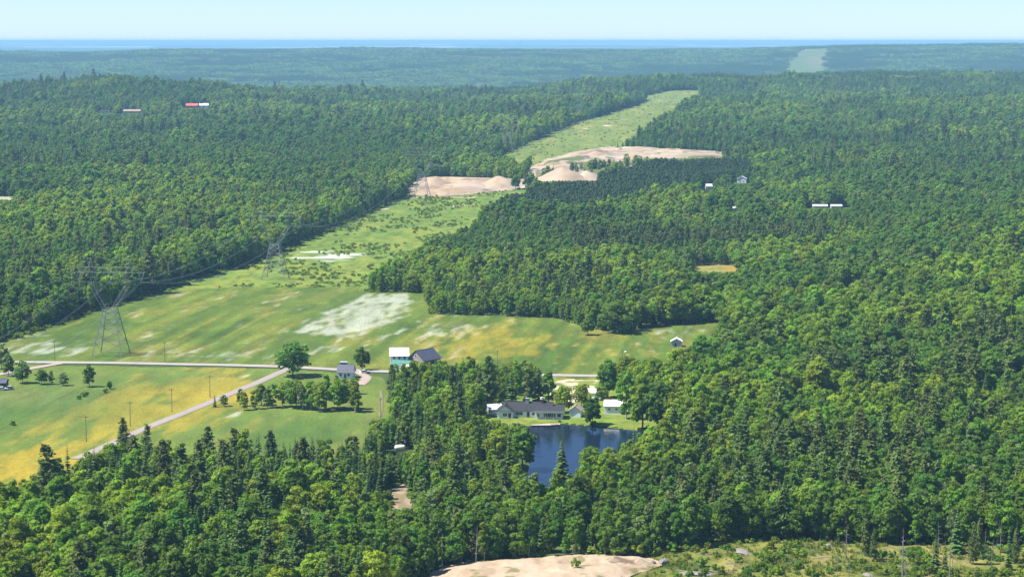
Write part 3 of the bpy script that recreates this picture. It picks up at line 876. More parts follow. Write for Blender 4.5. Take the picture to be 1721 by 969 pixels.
def plant_tree(name, ti, x, y, z, s, rz, label, cat, group=None, widen=1.0):
    e = empty(name, (x, y, z), rz)
    e.scale = (s * widen, s * widen, s)
    link('crown', TEMPL[ti][4], e); link('trunk', TEMPL[ti][5], e)
    return tag(e, label, cat, group)

def AREA(x, y):
    X_, Y_ = np.array([x]), np.array([y]); d = lambda p: float(edge_dist(p, X_, Y_)[0])
    if d(POND_W) < 14: return 'on the wooded pond shore'
    if d(TRACK) < 13: return 'beside the bare track'
    if d(FRONTSAND) < 13: return 'along the sand bank edge'
    if d(FRONT) < 13: return 'along the brushy clearing edge'
    if d(NEARFIELD) < 18: return 'along the yellow field edge'
    if x < -42: return 'in the wood by the yellow field'
    return 'in the wood before the pond' if x < 75 else 'in the wood behind the brushy clearing'
TONE = {'bright': 'yellow-green', 'mid': 'green', 'deep': 'dark green', 'grey': 'grey-green'}
NAMES = {0: ('broadleaf_tree', 'round %s tree'), 1: ('birch_tree', 'slim pale-trunked %s tree'), 2: ('spruce_tree', 'pointed dark spruce%s'), 3: ('pine_tree', 'tiered dull-green pine%s')}
BYKIND = {0: 'by a round tree', 1: 'by a slim tree', 2: 'by a spruce', 3: 'by a pine', 4: 'by a pine'}
_cl = np.nonzero(PY < 1030)[0]
for i in np.nonzero(IND)[0]:
    ti = int(IDX[i]); kk_ = int(kd[i]); nm, lb = NAMES[kk_]
    ar = AREA(PX[i], PY[i])
    tn = TONE.get(TEMPL[ti][2], '')
    sz_ = 'tall ' if hgt[i] > 15.8 else 'low ' if hgt[i] < 11.5 else ''
    dd_ = (PX[_cl] - PX[i]) ** 2 + (PY[_cl] - PY[i]) ** 2
    nb_ = BYKIND[int(kd[_cl[np.argsort(dd_)[1]]])]
    lab = sz_ + lb % (tn if kk_ < 2 else '') + ' ' + nb_ + ' ' + ar
    grp = sz_ + (tn + ' ' if kk_ < 2 else '') + nm.replace('_', ' ') + 's ' + nb_ + ' ' + ar
    plant_tree(nm, ti, float(PX[i]), float(PY[i]), float(PZ[i]), float(SC[i]), float(ROT[i]), lab, 'tree', grp, 1.0)

# ------------------------------------------------------------------ scatter of the uncountable rest
def scatter_group(name, templates):
    ng = bpy.data.node_groups.new(name, 'GeometryNodeTree')
    ng.interface.new_socket('Geometry', in_out='INPUT', socket_type='NodeSocketGeometry')
    ng.interface.new_socket('Geometry', in_out='OUTPUT', socket_type='NodeSocketGeometry')
    N, L = ng.nodes.new, ng.links.new
    gi = N('NodeGroupInput'); go = N('NodeGroupOutput')
    iop = N('GeometryNodeInstanceOnPoints')
    def attr(nm, ty):
        a = N('GeometryNodeInputNamedAttribute'); a.data_type = ty; a.inputs['Name'].default_value = nm
        return a.outputs[0]
    join = N('GeometryNodeJoinGeometry')
    for ob in reversed(templates):      # links are joined last first
        oi = N('GeometryNodeObjectInfo'); oi.inputs['Object'].default_value = ob; oi.inputs['As Instance'].default_value = True
        L(oi.outputs['Geometry'], join.inputs[0])
    L(gi.outputs[0], iop.inputs['Points']); L(join.outputs[0], iop.inputs['Instance'])
    iop.inputs['Pick Instance'].default_value = True
    L(attr('idx', 'INT'), iop.inputs['Instance Index'])
    L(attr('rot', 'FLOAT_VECTOR'), iop.inputs['Rotation']); L(attr('scl', 'FLOAT_VECTOR'), iop.inputs['Scale'])
    L(iop.outputs[0], go.inputs[0])
    return ng

def scatter_object(name, x, y, z, idx, rot, scl, templates):
    me = bpy.data.meshes.new(name)
    n_ = len(x)
    me.vertices.add(n_)
    me.vertices.foreach_set('co', np.stack([x, y, z], -1).astype(np.float32).ravel())
    a = me.attributes.new('idx', 'INT', 'POINT'); a.data.foreach_set('value', np.asarray(idx, np.int32))
    a = me.attributes.new('rot', 'FLOAT_VECTOR', 'POINT'); rv = np.zeros((n_, 3), np.float32); rv[:, 2] = rot; a.data.foreach_set('vector', rv.ravel())
    a = me.attributes.new('scl', 'FLOAT_VECTOR', 'POINT')
    sv = np.asarray(scl, np.float32); sv = np.repeat(sv[:, None], 3, 1) if sv.ndim == 1 else sv
    a.data.foreach_set('vector', sv.astype(np.float32).ravel())
    o = link(name, me)
    md = o.modifiers.new('scatter', 'NODES'); md.node_group = scatter_group(name, templates)
    return tag(o, kind='stuff')

rest = ~IND
tob = [t[0] for t in TEMPL]
for nm, kinds in (('broadleaf_forest', (0, 1)), ('conifer_forest', (2, 3, 4))):
    m_ = rest & np.isin(kd, kinds)
    scatter_object(nm, PX[m_], PY[m_], PZ[m_], IDX[m_], ROT[m_], np.stack([SC[m_] * .98, SC[m_] * .98, SC[m_]], -1), tob)
print('TREES', len(PX), 'individual', int(IND.sum()))

# far woods: patches of merged small trees
def patch(seed, size=60, step=9.5):
    rng = np.random.default_rng(seed)
    cards, tints = [], []
    for gx in np.arange(-size / 2, size / 2, step):
        for gy in np.arange(-size / 2, size / 2, step):
            x, y = gx + rng.uniform(0, step), gy + rng.uniform(0, step)
            h = rng.uniform(10, 18)
            tt = np.clip(rng.normal(.5, .28), 0, 1)
            if rng.random() < .22:
                m_ = 14
                z = np.linspace(.15, .95, m_); a = rng.uniform(0, 6.28, m_); r = 3.0 * (1 - z)
                P = np.stack([x + r * np.cos(a), y + r * np.sin(a), h * 1.1 * z], -1)
                nr = np.stack([np.cos(a), np.sin(a), np.full(m_, .5)], -1); sz = np.full(m_, 1.9) * (1.1 - z * .7); tt *= .25
            else:
                m_ = 30
                d = rng.normal(size=(m_, 3)); d /= np.linalg.norm(d, axis=1)[:, None]; d[:, 2] = np.abs(d[:, 2]) * 1.0 - .25
                rr = rng.uniform(4.2, 6.0)
                P = np.array([x, y, h - rr * .9]) + d * rr * np.array([1, 1, .85]); nr = d + np.array([0, 0, .2]); sz = rng.uniform(1.3, 2.3, m_)
            cards.append(leaf_cards(rng, P, nr, sz)); tints.append(np.clip(tt + rng.normal(0, .12, m_), 0, 1))
    me = cards_mesh('woods_patch', np.concatenate(cards), [leaf_mat('far_leaves', (.120, .210, .034), hue=.016, val=.30, trans=.2, attr=.6)] if not patch_mats else patch_mats, None, np.concatenate(tints))
    if not patch_mats: patch_mats.append(me.materials[0])
    return bpy.data.objects.new('woods_patch', me)
patch_mats = []
patches = [patch(700 + i) for i in range(4)]
def conifer_patch(seed):
    rng = np.random.default_rng(seed); cards, tints = [], []
    for gx in np.arange(-30, 30, 6.5):
        for gy in np.arange(-30, 30, 6.5):
            x, y = gx + rng.uniform(0, 6.5), gy + rng.uniform(0, 6.5); h = rng.uniform(11, 19); m_ = 12
            z = np.linspace(.2, .95, m_); a = rng.uniform(0, 6.28, m_); r = 2.6 * (1 - z)
            P = np.stack([x + r * np.cos(a), y + r * np.sin(a), h * z], -1)
            nr = np.stack([np.cos(a), np.sin(a), np.full(m_, .5)], -1)
            cards.append(leaf_cards(rng, P, nr, 1.9 * (1.1 - z * .7))); tints.append(np.clip(rng.normal(.5, .2, m_), 0, 1))
    me = cards_mesh('woods_patch', np.concatenate(cards), [LEAF['spruce']], None, np.concatenate(tints))
    return bpy.data.objects.new('woods_patch', me)
patches += [conifer_patch(720 + i) for i in range(2)]
yy = np.arange(4770, 11600, 52.0)
Xp, Yp = np.meshgrid(np.arange(-3300, 3301, 52.0), yy)
rr_ = np.random.default_rng(5)
Xp = (Xp + rr_.uniform(-12, 12, Xp.shape)).ravel(); Yp = (Yp + rr_.uniform(-12, 12, Yp.shape)).ravel()
m_ = (np.abs(Xp) < .262 * Yp + 80) & ~inside(FARCUT, Xp, Yp) & (edge_dist(FARCUT, Xp, Yp) > 26)
m_ &= fbm(Xp / 120, Yp / 200, 231, 3) < .71
Xp, Yp = Xp[m_], Yp[m_]
cz = fbm(Xp / 420, Yp / 260, 232, 3)
ip = np.where(cz + .12 * (rr_.random(len(Xp)) - .5) > .535, 4 + rr_.integers(0, 2, len(Xp)), rr_.integers(0, 4, len(Xp)))
scatter_object('far_forest', Xp, Yp, height(Xp, Yp) - .5, ip, rr_.integers(0, 4, len(Xp)) * (math.pi / 2) + rr_.normal(0, .1, len(Xp)), np.stack([np.ones(len(Xp)), np.ones(len(Xp)), rr_.uniform(.85, 1.2, len(Xp))], -1), patches)

# ------------------------------------------------------------------ bushes and grass
def bush_mesh(seed, tone, h=1.8, w=2.4):
    c_, t_, tr = broadleaf(seed, h, w, .05, lobes=8, per=26, leaf=.30)
    return cards_mesh('foliage', c_, [LEAF[tone]], None, t_), tr.mesh('stem', M_BARK), cards_mesh('bush', c_, [LEAF[tone], M_BARK], tr, t_)
BUSH = [bush_mesh(600 + i, ['bush', 'mid', 'bush', 'bright', 'deep'][i]) for i in range(5)]
bush_obs = [bpy.data.objects.new('bush', b[2]) for b in BUSH]
def in_poly_points(poly, count, seed, pad=0):
    rng = np.random.default_rng(seed)
    a = np.array(poly); x0, y0 = a.min(0); x1, y1 = a.max(0)
    x = rng.uniform(x0, x1, count * 6); y = rng.uniform(y0, y1, count * 6)
    k_ = inside(poly, x, y)
    return x[k_][:count], y[k_][:count]
bx, by = in_poly_points(SCRUB, 2600, 41)
dens = fbm(bx / 18, by / 40, 241, 3)
k_ = (RNG.random(len(bx)) < sstep(.42, .66, dens)) & ~inside(PIT1, bx, by)
bx, by = bx[k_], by[k_]
cx_, cy_ = in_poly_points(CORR2, 600, 42)
ex = [bx, cx_]; ey = [by, cy_]
# low growth along wood edges beside the fields
for line, sd_ in ((G([(20, 569), (140, 527), (260, 492), (330, 469), (420, 443), (490, 413), (560, 383), (640, 348), (686, 327)]), 43),):
    P = np.array(line); s = np.concatenate([[0], np.cumsum(np.hypot(*np.diff(P, axis=0).T))]); t = np.arange(0, s[-1], 1.6)
    rg = np.random.default_rng(sd_)
    ex.append(np.interp(t, s, P[:, 0]) + rg.normal(1.0, 2.2, len(t))); ey.append(np.interp(t, s, P[:, 1]) + rg.normal(0, 3, len(t)))
for poly in (MEADOW, SCRUB, NEARFIELD, FRONT, YARD, PIT1, TRACK):
    P = np.array(list(poly) + [poly[0]]); s = np.concatenate([[0], np.cumsum(np.hypot(*np.diff(P, axis=0).T))]); t = np.arange(0, s[-1], .9)
    rg = np.random.default_rng(49)
    qx_ = np.interp(t, s, P[:, 0]) + rg.normal(0, 4.0, len(t)); qy_ = np.interp(t, s, P[:, 1]) + rg.normal(0, 4.0, len(t))
    ok_ = (edge_dist(ROAD_MAIN, qx_, qy_, False) > 17) & (edge_dist(ROAD_SIDE, qx_, qy_, False) > 9) & (edge_dist(LANE, qx_, qy_, False) > 9)
    for p2 in CLEAR: ok_ &= ~inside(p2, qx_, qy_)
    ex.append(qx_[ok_]); ey.append(qy_[ok_])
ex = np.concatenate(ex); ey = np.concatenate(ey)
rg = np.random.default_rng(44)
scatter_object('undergrowth', ex, ey, height(ex, ey), rg.choice([0, 2, 3, 1, 0, 2], len(ex)), rg.uniform(0, 6.28, len(ex)), np.stack([rg.uniform(.6, 1.5, len(ex))] * 2 + [rg.uniform(.35, 1.1, len(ex))], -1) * np.where(ey > 2200, 1.15, 1)[:, None], bush_obs)

# grass tufts on the brushy clearing
def tuft(seed):
    rng = np.random.default_rng(seed); cards = []
    for i in range(16):
        a = rng.uniform(0, 6.28); r = rng.uniform(0, .35); hh = rng.uniform(.3, .75); l = rng.uniform(.05, .3); w_ = .05
        b = np.array([math.cos(a) * r, math.sin(a) * r, -.05]); s = np.array([-math.sin(a), math.cos(a), 0]) * w_
        t_ = b + np.array([math.cos(a) * l, math.sin(a) * l, hh])
        cards.append([b - s, b + s, t_ + s * .3, t_ - s * .3])
    return bpy.data.objects.new('tuft', cards_mesh('tuft', cards, [LEAF['grass']]))
tufts = [tuft(800 + i) for i in range(3)]
gx, gy = in_poly_points(FRONT, 15000, 45)
k_ = ~inside(FRONTSAND, gx, gy) & (fbm(gx / 6, gy / 9, 242, 3) < .60)
gx, gy = gx[k_], gy[k_]
rg = np.random.default_rng(46)
scatter_object('grass', gx, gy, height(gx, gy) + .1, rg.integers(0, 3, len(gx)), rg.uniform(0, 6.28, len(gx)), rg.uniform(.7, 1.9, len(gx)), tufts)

def plant_bush(i, x, y, s, sz, rz, label, group, z=None, name='bush'):
    e = empty(name, (x, y, float(height(x, y)) if z is None else z), rz); e.scale = (s, s, sz)
    link('foliage', BUSH[i][0], e); link('stem', BUSH[i][1], e)
    return tag(e, label, 'bush', group)
rg = np.random.default_rng(47)
cnt = 0
bxs, bys = in_poly_points(FRONT, 2600, 48)
dn = fbm(bxs / 9, bys / 12, 243, 3)
LB = {0: 'olive-green', 1: 'mid green', 2: 'olive-green', 3: 'yellow-green', 4: 'dark green'}
for x, y, q in zip(bxs, bys, dn):
    if cnt >= 290: break
    if inside(FRONTSAND, np.array([x]), np.array([y]))[0] or y < 545 or edge_dist(FRONTSAND, np.array([x]), np.array([y]))[0] < 2: continue
    uu, vv, _ = project(x, y, 0.0)
    if uu < 1040 or uu > PW + 15 or vv > PH + 12: continue
    if rg.random() > float(sstep(.30, .52, q)): continue
    i = int(rg.integers(0, 5)); s = rg.uniform(.6, 1.35)
    plant_bush(i, float(x), float(y), s, s * rg.uniform(.6, 1.25), rg.uniform(0, 6.28), LB[i] + ' low bush on the brushy clearing beside the sand bank', LB[i] + ' bushes on the brushy clearing')
    cnt += 1
for k_, (px, py, i, s, sz, lb) in enumerate([(1040, 938, 2, 1.9, 1.25, 'broad grassy-green bush capping the sand bank above the dark cut'), (995, 936, 0, 1.5, .9, 'low green bush on the crest of the sand bank'), (1068, 937, 3, 1.9, 1.4, 'rounded yellow-green bush at the end of the sand bank'), (967, 963, 1, 1.1, 1.5, 'small green sapling growing out of the bare sand'), (1130, 928, 1, 1.7, 1.9, 'leafy green bush between sand bank and wood edge'), (1160, 905, 3, 1.8, 3.2, 'tall loose yellow-green bush at the wood edge')]):
    x, y = ground_at(px, py)
    plant_bush(i, x, y, s, sz, k_, lb, None, float(height(x, y)) + (1.6 if k_ < 4 else 0))

# ------------------------------------------------------------------ single trees and rows that the photograph shows in the open
def tree_at(name, kind, tone, var, px, py, hpx, label, group=None, widen=1.0, cat='tree', wpx=None):
    x, y = ground_at(px, py); z = float(height(x, y))
    _, _, dp = project(x, y, z)
    ti = TI[(kind, tone)][var % len(TI[(kind, tone)])]
    s = hpx * dp / FPX / TEMPL[ti][3]
    return plant_tree(name, ti, x, y, z, s, (px * 1.7 + py) % 6.28, label, cat, group, widen)
for a in [
    ('broadleaf_tree', 'broad', 'deep', 0, 492, 633, 63, 'large round dark-green tree standing at the junction of the two roads', None, 1.45),
    ('broadleaf_tree', 'broad', 'deep', 1, 609, 622, 40, 'medium dark-green tree beside the driveway behind the slate-roofed house', None, 1.1),
    ('broadleaf_tree', 'broad', 'deep', 4, 150, 650, 38, 'lone upright tree with a bare lower trunk in the mown field', None, .95),
    ('broadleaf_tree', 'broad', 'mid', 2, 38, 644, 40, 'pale-leaved tree beside the gravel lane', None, 1.0),
    ('broadleaf_tree', 'broad', 'deep', 5, 70, 646, 28, 'small leaning dark tree between the lane and the lone field tree', None, 1.1),
    ('broadleaf_tree', 'slim', 'grey', 0, 86, 646, 24, 'small thin grey-green tree close beside a leaning dark one', None, 1.2),
    ('broadleaf_tree', 'slim', 'grey', 1, 107, 648, 24, 'small wide grey-green apple-like tree in the mown field', None, 1.8),
    ('broadleaf_tree', 'broad', 'deep', 3, 14, 632, 38, 'dark tree at the end of the lane beside the road', None, 1.0),
    ('broadleaf_tree', 'slim', 'grey', 2, 3, 620, 46, 'tall dark roadside tree above the lane', None, 1.3),
    ('broadleaf_tree', 'broad', 'deep', 2, 1035, 560, 56, 'large rounded dark tree jutting from the wood edge into the meadow', None, 1.35),
    ('broadleaf_tree', 'broad', 'deep', 5, 988, 563, 31, 'small round tree standing alone in the meadow before the wood', None, 1.15),
    ('spruce_tree', 'spruce', 'spruce', 3, 1104, 549, 44, 'wide bluish spruce at the meadow edge below the wood', None, 1.6),
    ('spruce_tree', 'spruce', 'spruce', 0, 361, 684, 22, 'small dark spruce beside the side road', None, 1.1),
    ('broadleaf_tree', 'broad', 'deep', 4, 376, 683, 20, 'small round bush-like tree next to a young spruce by the side road', None, 1.2),
    ('pine_tree', 'pine', 'pine', 0, 208, 766, 66, 'tall spreading pine at the wood edge overlapping the side road', None, 1.0),
    ('pine_tree', 'pine', 'pine', 1, 247, 772, 62, 'tall full pine at the wood edge where the side road ends', None, 1.1),
    ('spruce_tree', 'spruce', 'spruce', 1, 1065, 790, 80, 'very narrow dark spruce standing out against the pond', None, .72),
    ('spruce_tree', 'spruce', 'spruce', 3, 944, 812, 74, 'broad conical spruce on the near shore of the pond', None, 1.15),
    ('broadleaf_tree', 'broad', 'bright', 0, 836, 782, 66, 'bright yellow-green round tree on the pond shore below the bungalow', None, 1.05),
    ('broadleaf_tree', 'broad', 'mid', 1, 878, 788, 74, 'dark-sided round tree leaning over the pond next to a bright one', None, 1.1),
    ('pine_tree', 'pine', 'pine', 2, 822, 690, 92, 'massive dark pine behind the white-roofed shed', None, 1.0),
    ('spruce_tree', 'spruce', 'spruce', 1, 860, 684, 74, 'tall narrow dark spruce behind the bungalow', None, 1.2),
    ('birch_tree', 'slim', 'grey', 0, 889, 684, 68, 'grey-green tree with bare grey lower branches behind the bungalow roof', None, 1.1),
    ('spruce_tree', 'spruce', 'spruce', 0, 905, 682, 66, 'dark spruce behind the bungalow chimney', None, 1.4),
    ('birch_tree', 'slim', 'mid', 1, 922, 680, 60, 'slim green tree behind the long bungalow by the spruce', None, 1.1),
    ('broadleaf_tree', 'broad', 'bright', 5, 947, 694, 50, 'light green yard tree between bungalow and tan-roofed shed', None, .95),
    ('broadleaf_tree', 'broad', 'bright', 2, 977, 684, 42, 'bright green yard tree behind the tan-roofed shed', None, 1.1),
    ('broadleaf_tree', 'broad', 'deep', 1, 996, 716, 50, 'very dark round tree on the shore before the white garage', None, 1.05),
    ('broadleaf_tree', 'broad', 'mid', 5, 1010, 672, 26, 'small bright tree behind the white garage', None, 1.2),
    ('broadleaf_tree', 'broad', 'deep', 3, 1022, 668, 64, 'tall dark tree behind the white garage', None, 1.0),
    ('birch_tree', 'slim', 'mid', 2, 1052, 704, 86, 'tall narrow tree at the corner of the white garage', None, .9),
    ('broadleaf_tree', 'broad', 'mid', 3, 1080, 722, 92, 'big leafy tree on the lawn edge by the pond', None, 1.0),
    ('broadleaf_tree', 'broad', 'deep', 0, 1110, 726, 92, 'big dark tree where the lawn meets the wood', None, 1.1),
    ('broadleaf_tree', 'broad', 'mid', 0, 800, 700, 60, 'leafy green tree beside the white-roofed shed', None, 1.0),
]: tree_at(*a)
rg = np.random.default_rng(50)
for k_ in range(17):                                   # hedgerow of young trees between field and house
    t = k_ / 16
    px = 402 + 196 * t + rg.normal(0, 3); py = 684 + 6 * t + rg.normal(0, 3); hp = 24 + 30 * (1 - abs(t - .75)) * rg.uniform(.6, 1.1) + 6 * t
    kd_, tn = [('slim', 'mid'), ('slim', 'bright'), ('slim', 'mid'), ('broad', 'mid'), ('slim', 'grey')][k_ % 5]
    tree_at('hedgerow_tree', kd_, tn, k_, px, py, hp, 'young ' + TONE[tn] + (' slender' if kd_ == 'slim' else ' round') + ' tree in the row between grass field and slate-roofed house', 'young trees in the row below the slate-roofed house', 1.15)
for k_, (px, py, hp) in enumerate([(566, 656, 27), (580, 660, 26), (596, 662, 30)]):
    tree_at('hedgerow_tree', 'slim', 'mid', k_, px, py, hp, 'leafy mid green tree close before the slate-roofed house front', 'trees before the slate-roofed house', 1.4)
for k_ in range(64):                                   # thin screen of trees inside the far pit
    t = rg.random(); px = 905 + 185 * t; py = 299 - 20 * t + rg.uniform(-6, 8)
    if px > 930 and px < 1010 and py > 293: continue
    sp_ = k_ % 4 == 1
    tree_at('young_tree', 'spruce' if sp_ else 'slim', 'spruce' if sp_ else ['mid', 'mid', 'grey', 'bright'][k_ % 4], k_, px, py, rg.uniform(9, 21), ('pointed dark' if sp_ else 'slim green') + ' young tree on the strip between the two sand pit terraces', ('dark' if sp_ else 'green') + ' young trees between the sand pit terraces', 1.35)
for k_, (px, py) in enumerate([(184, 654), (177, 660), (145, 665), (139, 667), (132, 671), (22, 715)]):
    x, y = ground_at(px, py)
    plant_bush([4, 1][k_ % 2], x, y, 1.0 if k_ else 1.3, 1.1 if k_ else 2.0, k_, 'small dark bush on the old fence line across the mown field' if k_ else 'rounded dark bush at the end of the fence line in the mown field', 'bushes on the fence line' if k_ else None)
# leafless trees at the sand bank and on the clearing
SNAG = [snag(900 + i, 9 + i) for i in range(5)]
SNAGM = [(a.mesh('trunk', M_DEAD), b.mesh('bare_branches', M_DEAD)) for a, b in SNAG]
def dead_tree(i, px, py, hpx, label, group=None):
    x, y = ground_at(px, py); z = float(height(x, y)); _, _, dp = project(x, y, z)
    s = hpx * dp / FPX / (9 + i)
    e = empty('dead_tree', (x, y, z), px % 6.28); e.scale = (s, s, s)
    link('trunk', SNAGM[i][0], e); link('bare_branches', SNAGM[i][1], e)
    return tag(e, label, 'dead tree', group)
dead_tree(0, 742, 953, 58, 'leafless grey tree at the low end of the sand bank')
dead_tree(1, 800, 946, 66, 'thin pale leafless trunk behind the sand bank crest')
for k_ in range(15):
    px = rg.uniform(1380, 1721); py = rg.uniform(935, 985) - (8 if px > 1600 else 0)
    dead_tree(int(rg.integers(0, 5)), px, py, rg.uniform(30, 82), 'thin grey leafless trunk on the brushy clearing', 'leafless trunks on the brushy clearing')
for k_ in range(11):
    px = rg.uniform(1450, 1715); py = rg.uniform(925, 965)
    sp_ = k_ % 2 == 0
    tree_at('young_conifer', 'pine' if sp_ else 'spruce', 'pine' if sp_ else 'spruce', k_, px, py, rg.uniform(45, 85), ('loose young pine' if sp_ else 'narrow young spruce') + ' among the leafless trunks of the clearing', ('young pines' if sp_ else 'young spruces') + ' on the brushy clearing', .6 if sp_ else .8)

# ------------------------------------------------------------------ rocks
def rock(name, px, py, sx, sy, sz, seed, label, mat=M_ROCK, dz=.3):
    rng = np.random.default_rng(seed)
    import bmesh
    bm = bmesh.new(); bmesh.ops.create_icosphere(bm, subdivisions=2, radius=1)
    for v in bm.verts:
        k_ = 1 + .28 * (float(vnoise(v.co.x * 1.7 + seed, v.co.y * 1.7 + v.co.z * 2.1, seed)) - .5) * 2
        v.co = Vector((v.co.x * sx * k_, v.co.y * sy * k_, max(v.co.z, -.4) * sz * k_))
    me = bpy.data.meshes.new(name); bm.to_mesh(me); bm.free(); me.materials.append(mat)
    x, y = ground_at(px, py)
    o = link(name, me, None, (x, y, float(height(x, y)) + dz))
    o.rotation_euler.z = seed
    return tag(o, label, 'rock')
rock('boulder', 1097, 949, 1.1, .9, 1.0, 3, 'rounded pale boulder at the end of the sand bank', M_ROCK, .5)
rock('boulder', 1116, 947, 1.9, 1.3, 1.1, 4, 'wide grey boulder beside the smaller one at the sand bank end', M_ROCK, .5)
rock('rock_slab', 1248, 929, 4.2, 1.8, .6, 5, 'long pale rock slab lying on the brushy clearing')
rock('rock_slab', 1170, 966, 4.6, 2.4, .8, 6, 'broad low grey rock outcrop in the grass')
rock('rock_slab', 1400, 916, 3.6, 1.6, .5, 7, 'flat grey rock at the foot of the wood')
rock('rock_slab', 1460, 968, 2.2, 1.6, .5, 8, 'small pale flat rock among the bushes')

# ------------------------------------------------------------------ sand piles
def pile(px, py, w, d, h, seed, label, rot=0.0, mat=M_SAND, tint=None):
    rng = np.random.default_rng(seed)
    nr, na = 12, 32
    x0, y0 = ground_at(px, py); z0 = float(height(x0, y0)) + .1
    r = np.linspace(0, 1, nr)[:, None]; a = np.linspace(0, 2 * math.pi, na + 1)[None, :]
    wob = 1 + .22 * (vnoise(np.cos(a) * 1.6 + seed, np.sin(a) * 1.6, seed) - .5) * 2
    X = r * np.cos(a) * w / 2 * wob; Y = r * np.sin(a) * d / 2 * wob
    Z = h * (1 - r ** 1.15) * (1 + .5 * (vnoise(X / (w * .16), Y / (d * .2), seed + 3) - .5) * r * 1.4) - 1.2 * (r > .99)
    cr, sr = math.cos(rot), math.sin(rot)
    col = sand_col((X + x0).ravel(), (Y + y0).ravel())
    if tint is not None: col = col * .35 + np.array(tint) * .65
    me = grid_mesh('sand_pile', X * cr - Y * sr, X * sr + Y * cr, Z, mat, col)
    o = link('sand_pile', me, None, (x0, y0, z0))
    return tag(o, label, 'sand pile')
pile(733, 313, 38, 40, 9.5, 1, 'pointed pink-tan sand pile at the wooded corner of the pit', tint=(.56, .40, .27))
pile(786, 314, 60, 50, 5.5, 2, 'long low sand ridge in the middle of the pit', tint=(.54, .42, .31))
pile(838, 314, 48, 44, 10.5, 3, 'high rounded sand pile where the pit meets the dark trees', tint=(.55, .41, .29))
pile(770, 322, 70, 30, 4.0, 4, 'flat tan gravel heap on the open side of the pit', tint=(.50, .36, .24))
pile(868, 313, 36, 30, 4.5, 12, 'small whitish sand heap beside the high rounded pile', tint=(.62, .52, .43))
pile(945, 307, 62, 60, 15.5, 5, 'big cone of tan sand between pit terraces and pine plantation', tint=(.56, .43, .31))
pile(985, 306, 36, 50, 11.5, 6, 'smaller sand cone behind the pine plantation beside the big one', tint=(.55, .44, .35))
pile(1003, 262, 50, 60, 8.5, 7, 'dark-topped gravel pile on the upper terrace', tint=(.30, .22, .17))
pile(1000, 266, 44, 40, 8, 8, 'light sand pile in front of the dark-topped gravel', tint=(.58, .45, .33))
pile(1075, 264, 60, 60, 5.5, 9, 'long tan sand heap on the upper terrace below the forest', tint=(.52, .38, .27))
pile(1150, 266, 110, 60, 4.5, 10, 'low stretched sand bank at the far end of the upper terrace', tint=(.55, .43, .33))
pile(958, 281, 60, 30, 3.5, 11, 'low sand heap on the lower terrace among young trees', tint=(.55, .42, .31))

for k_, (px, py, w, d, h, lb) in enumerate([(1030, 951, 9, 6, 2.4, 'rough sand hump beside the dark cut at the bank end'), (1075, 950, 8, 6, 2.2, 'eroded sand hump under the rounded yellow-green bush'), (985, 944, 8, 6, 1.8, 'low sand hump on the bank crest'), (930, 942, 10, 6, 1.6, 'pale sand hump on the bank crest before the wood')]):
    pile(px, py, w, d, h, 40 + k_, lb, tint=(.50, .38, .26))
for k_ in range(16):
    px = rg.uniform(1120, 1715); py = rg.uniform(928, 975)
    x, y = ground_at(px, py); L_ = rg.uniform(3, 8); a = rg.uniform(-.6, .6)
    m_ = MB(); m_.tube([(-L_ / 2, 0, .15), (0, .1, .22), (L_ / 2, 0, .15)], [.16, .13, .07], 6)
    for q in range(3):
        f = rg.uniform(-.3, .4) * L_; m_.tube([(f, 0, .2), (f + .4, rg.uniform(-.8, .8), .8)], [.04, .015], 4)
    o = m_.build('fallen_log', M_DEAD, None, loc=(x, y, float(height(x, y)) + .35)); o.rotation_euler.z = a
    tag(o, 'grey fallen log with stubs lying in the brushy clearing', 'log', 'fallen logs in the brushy clearing')

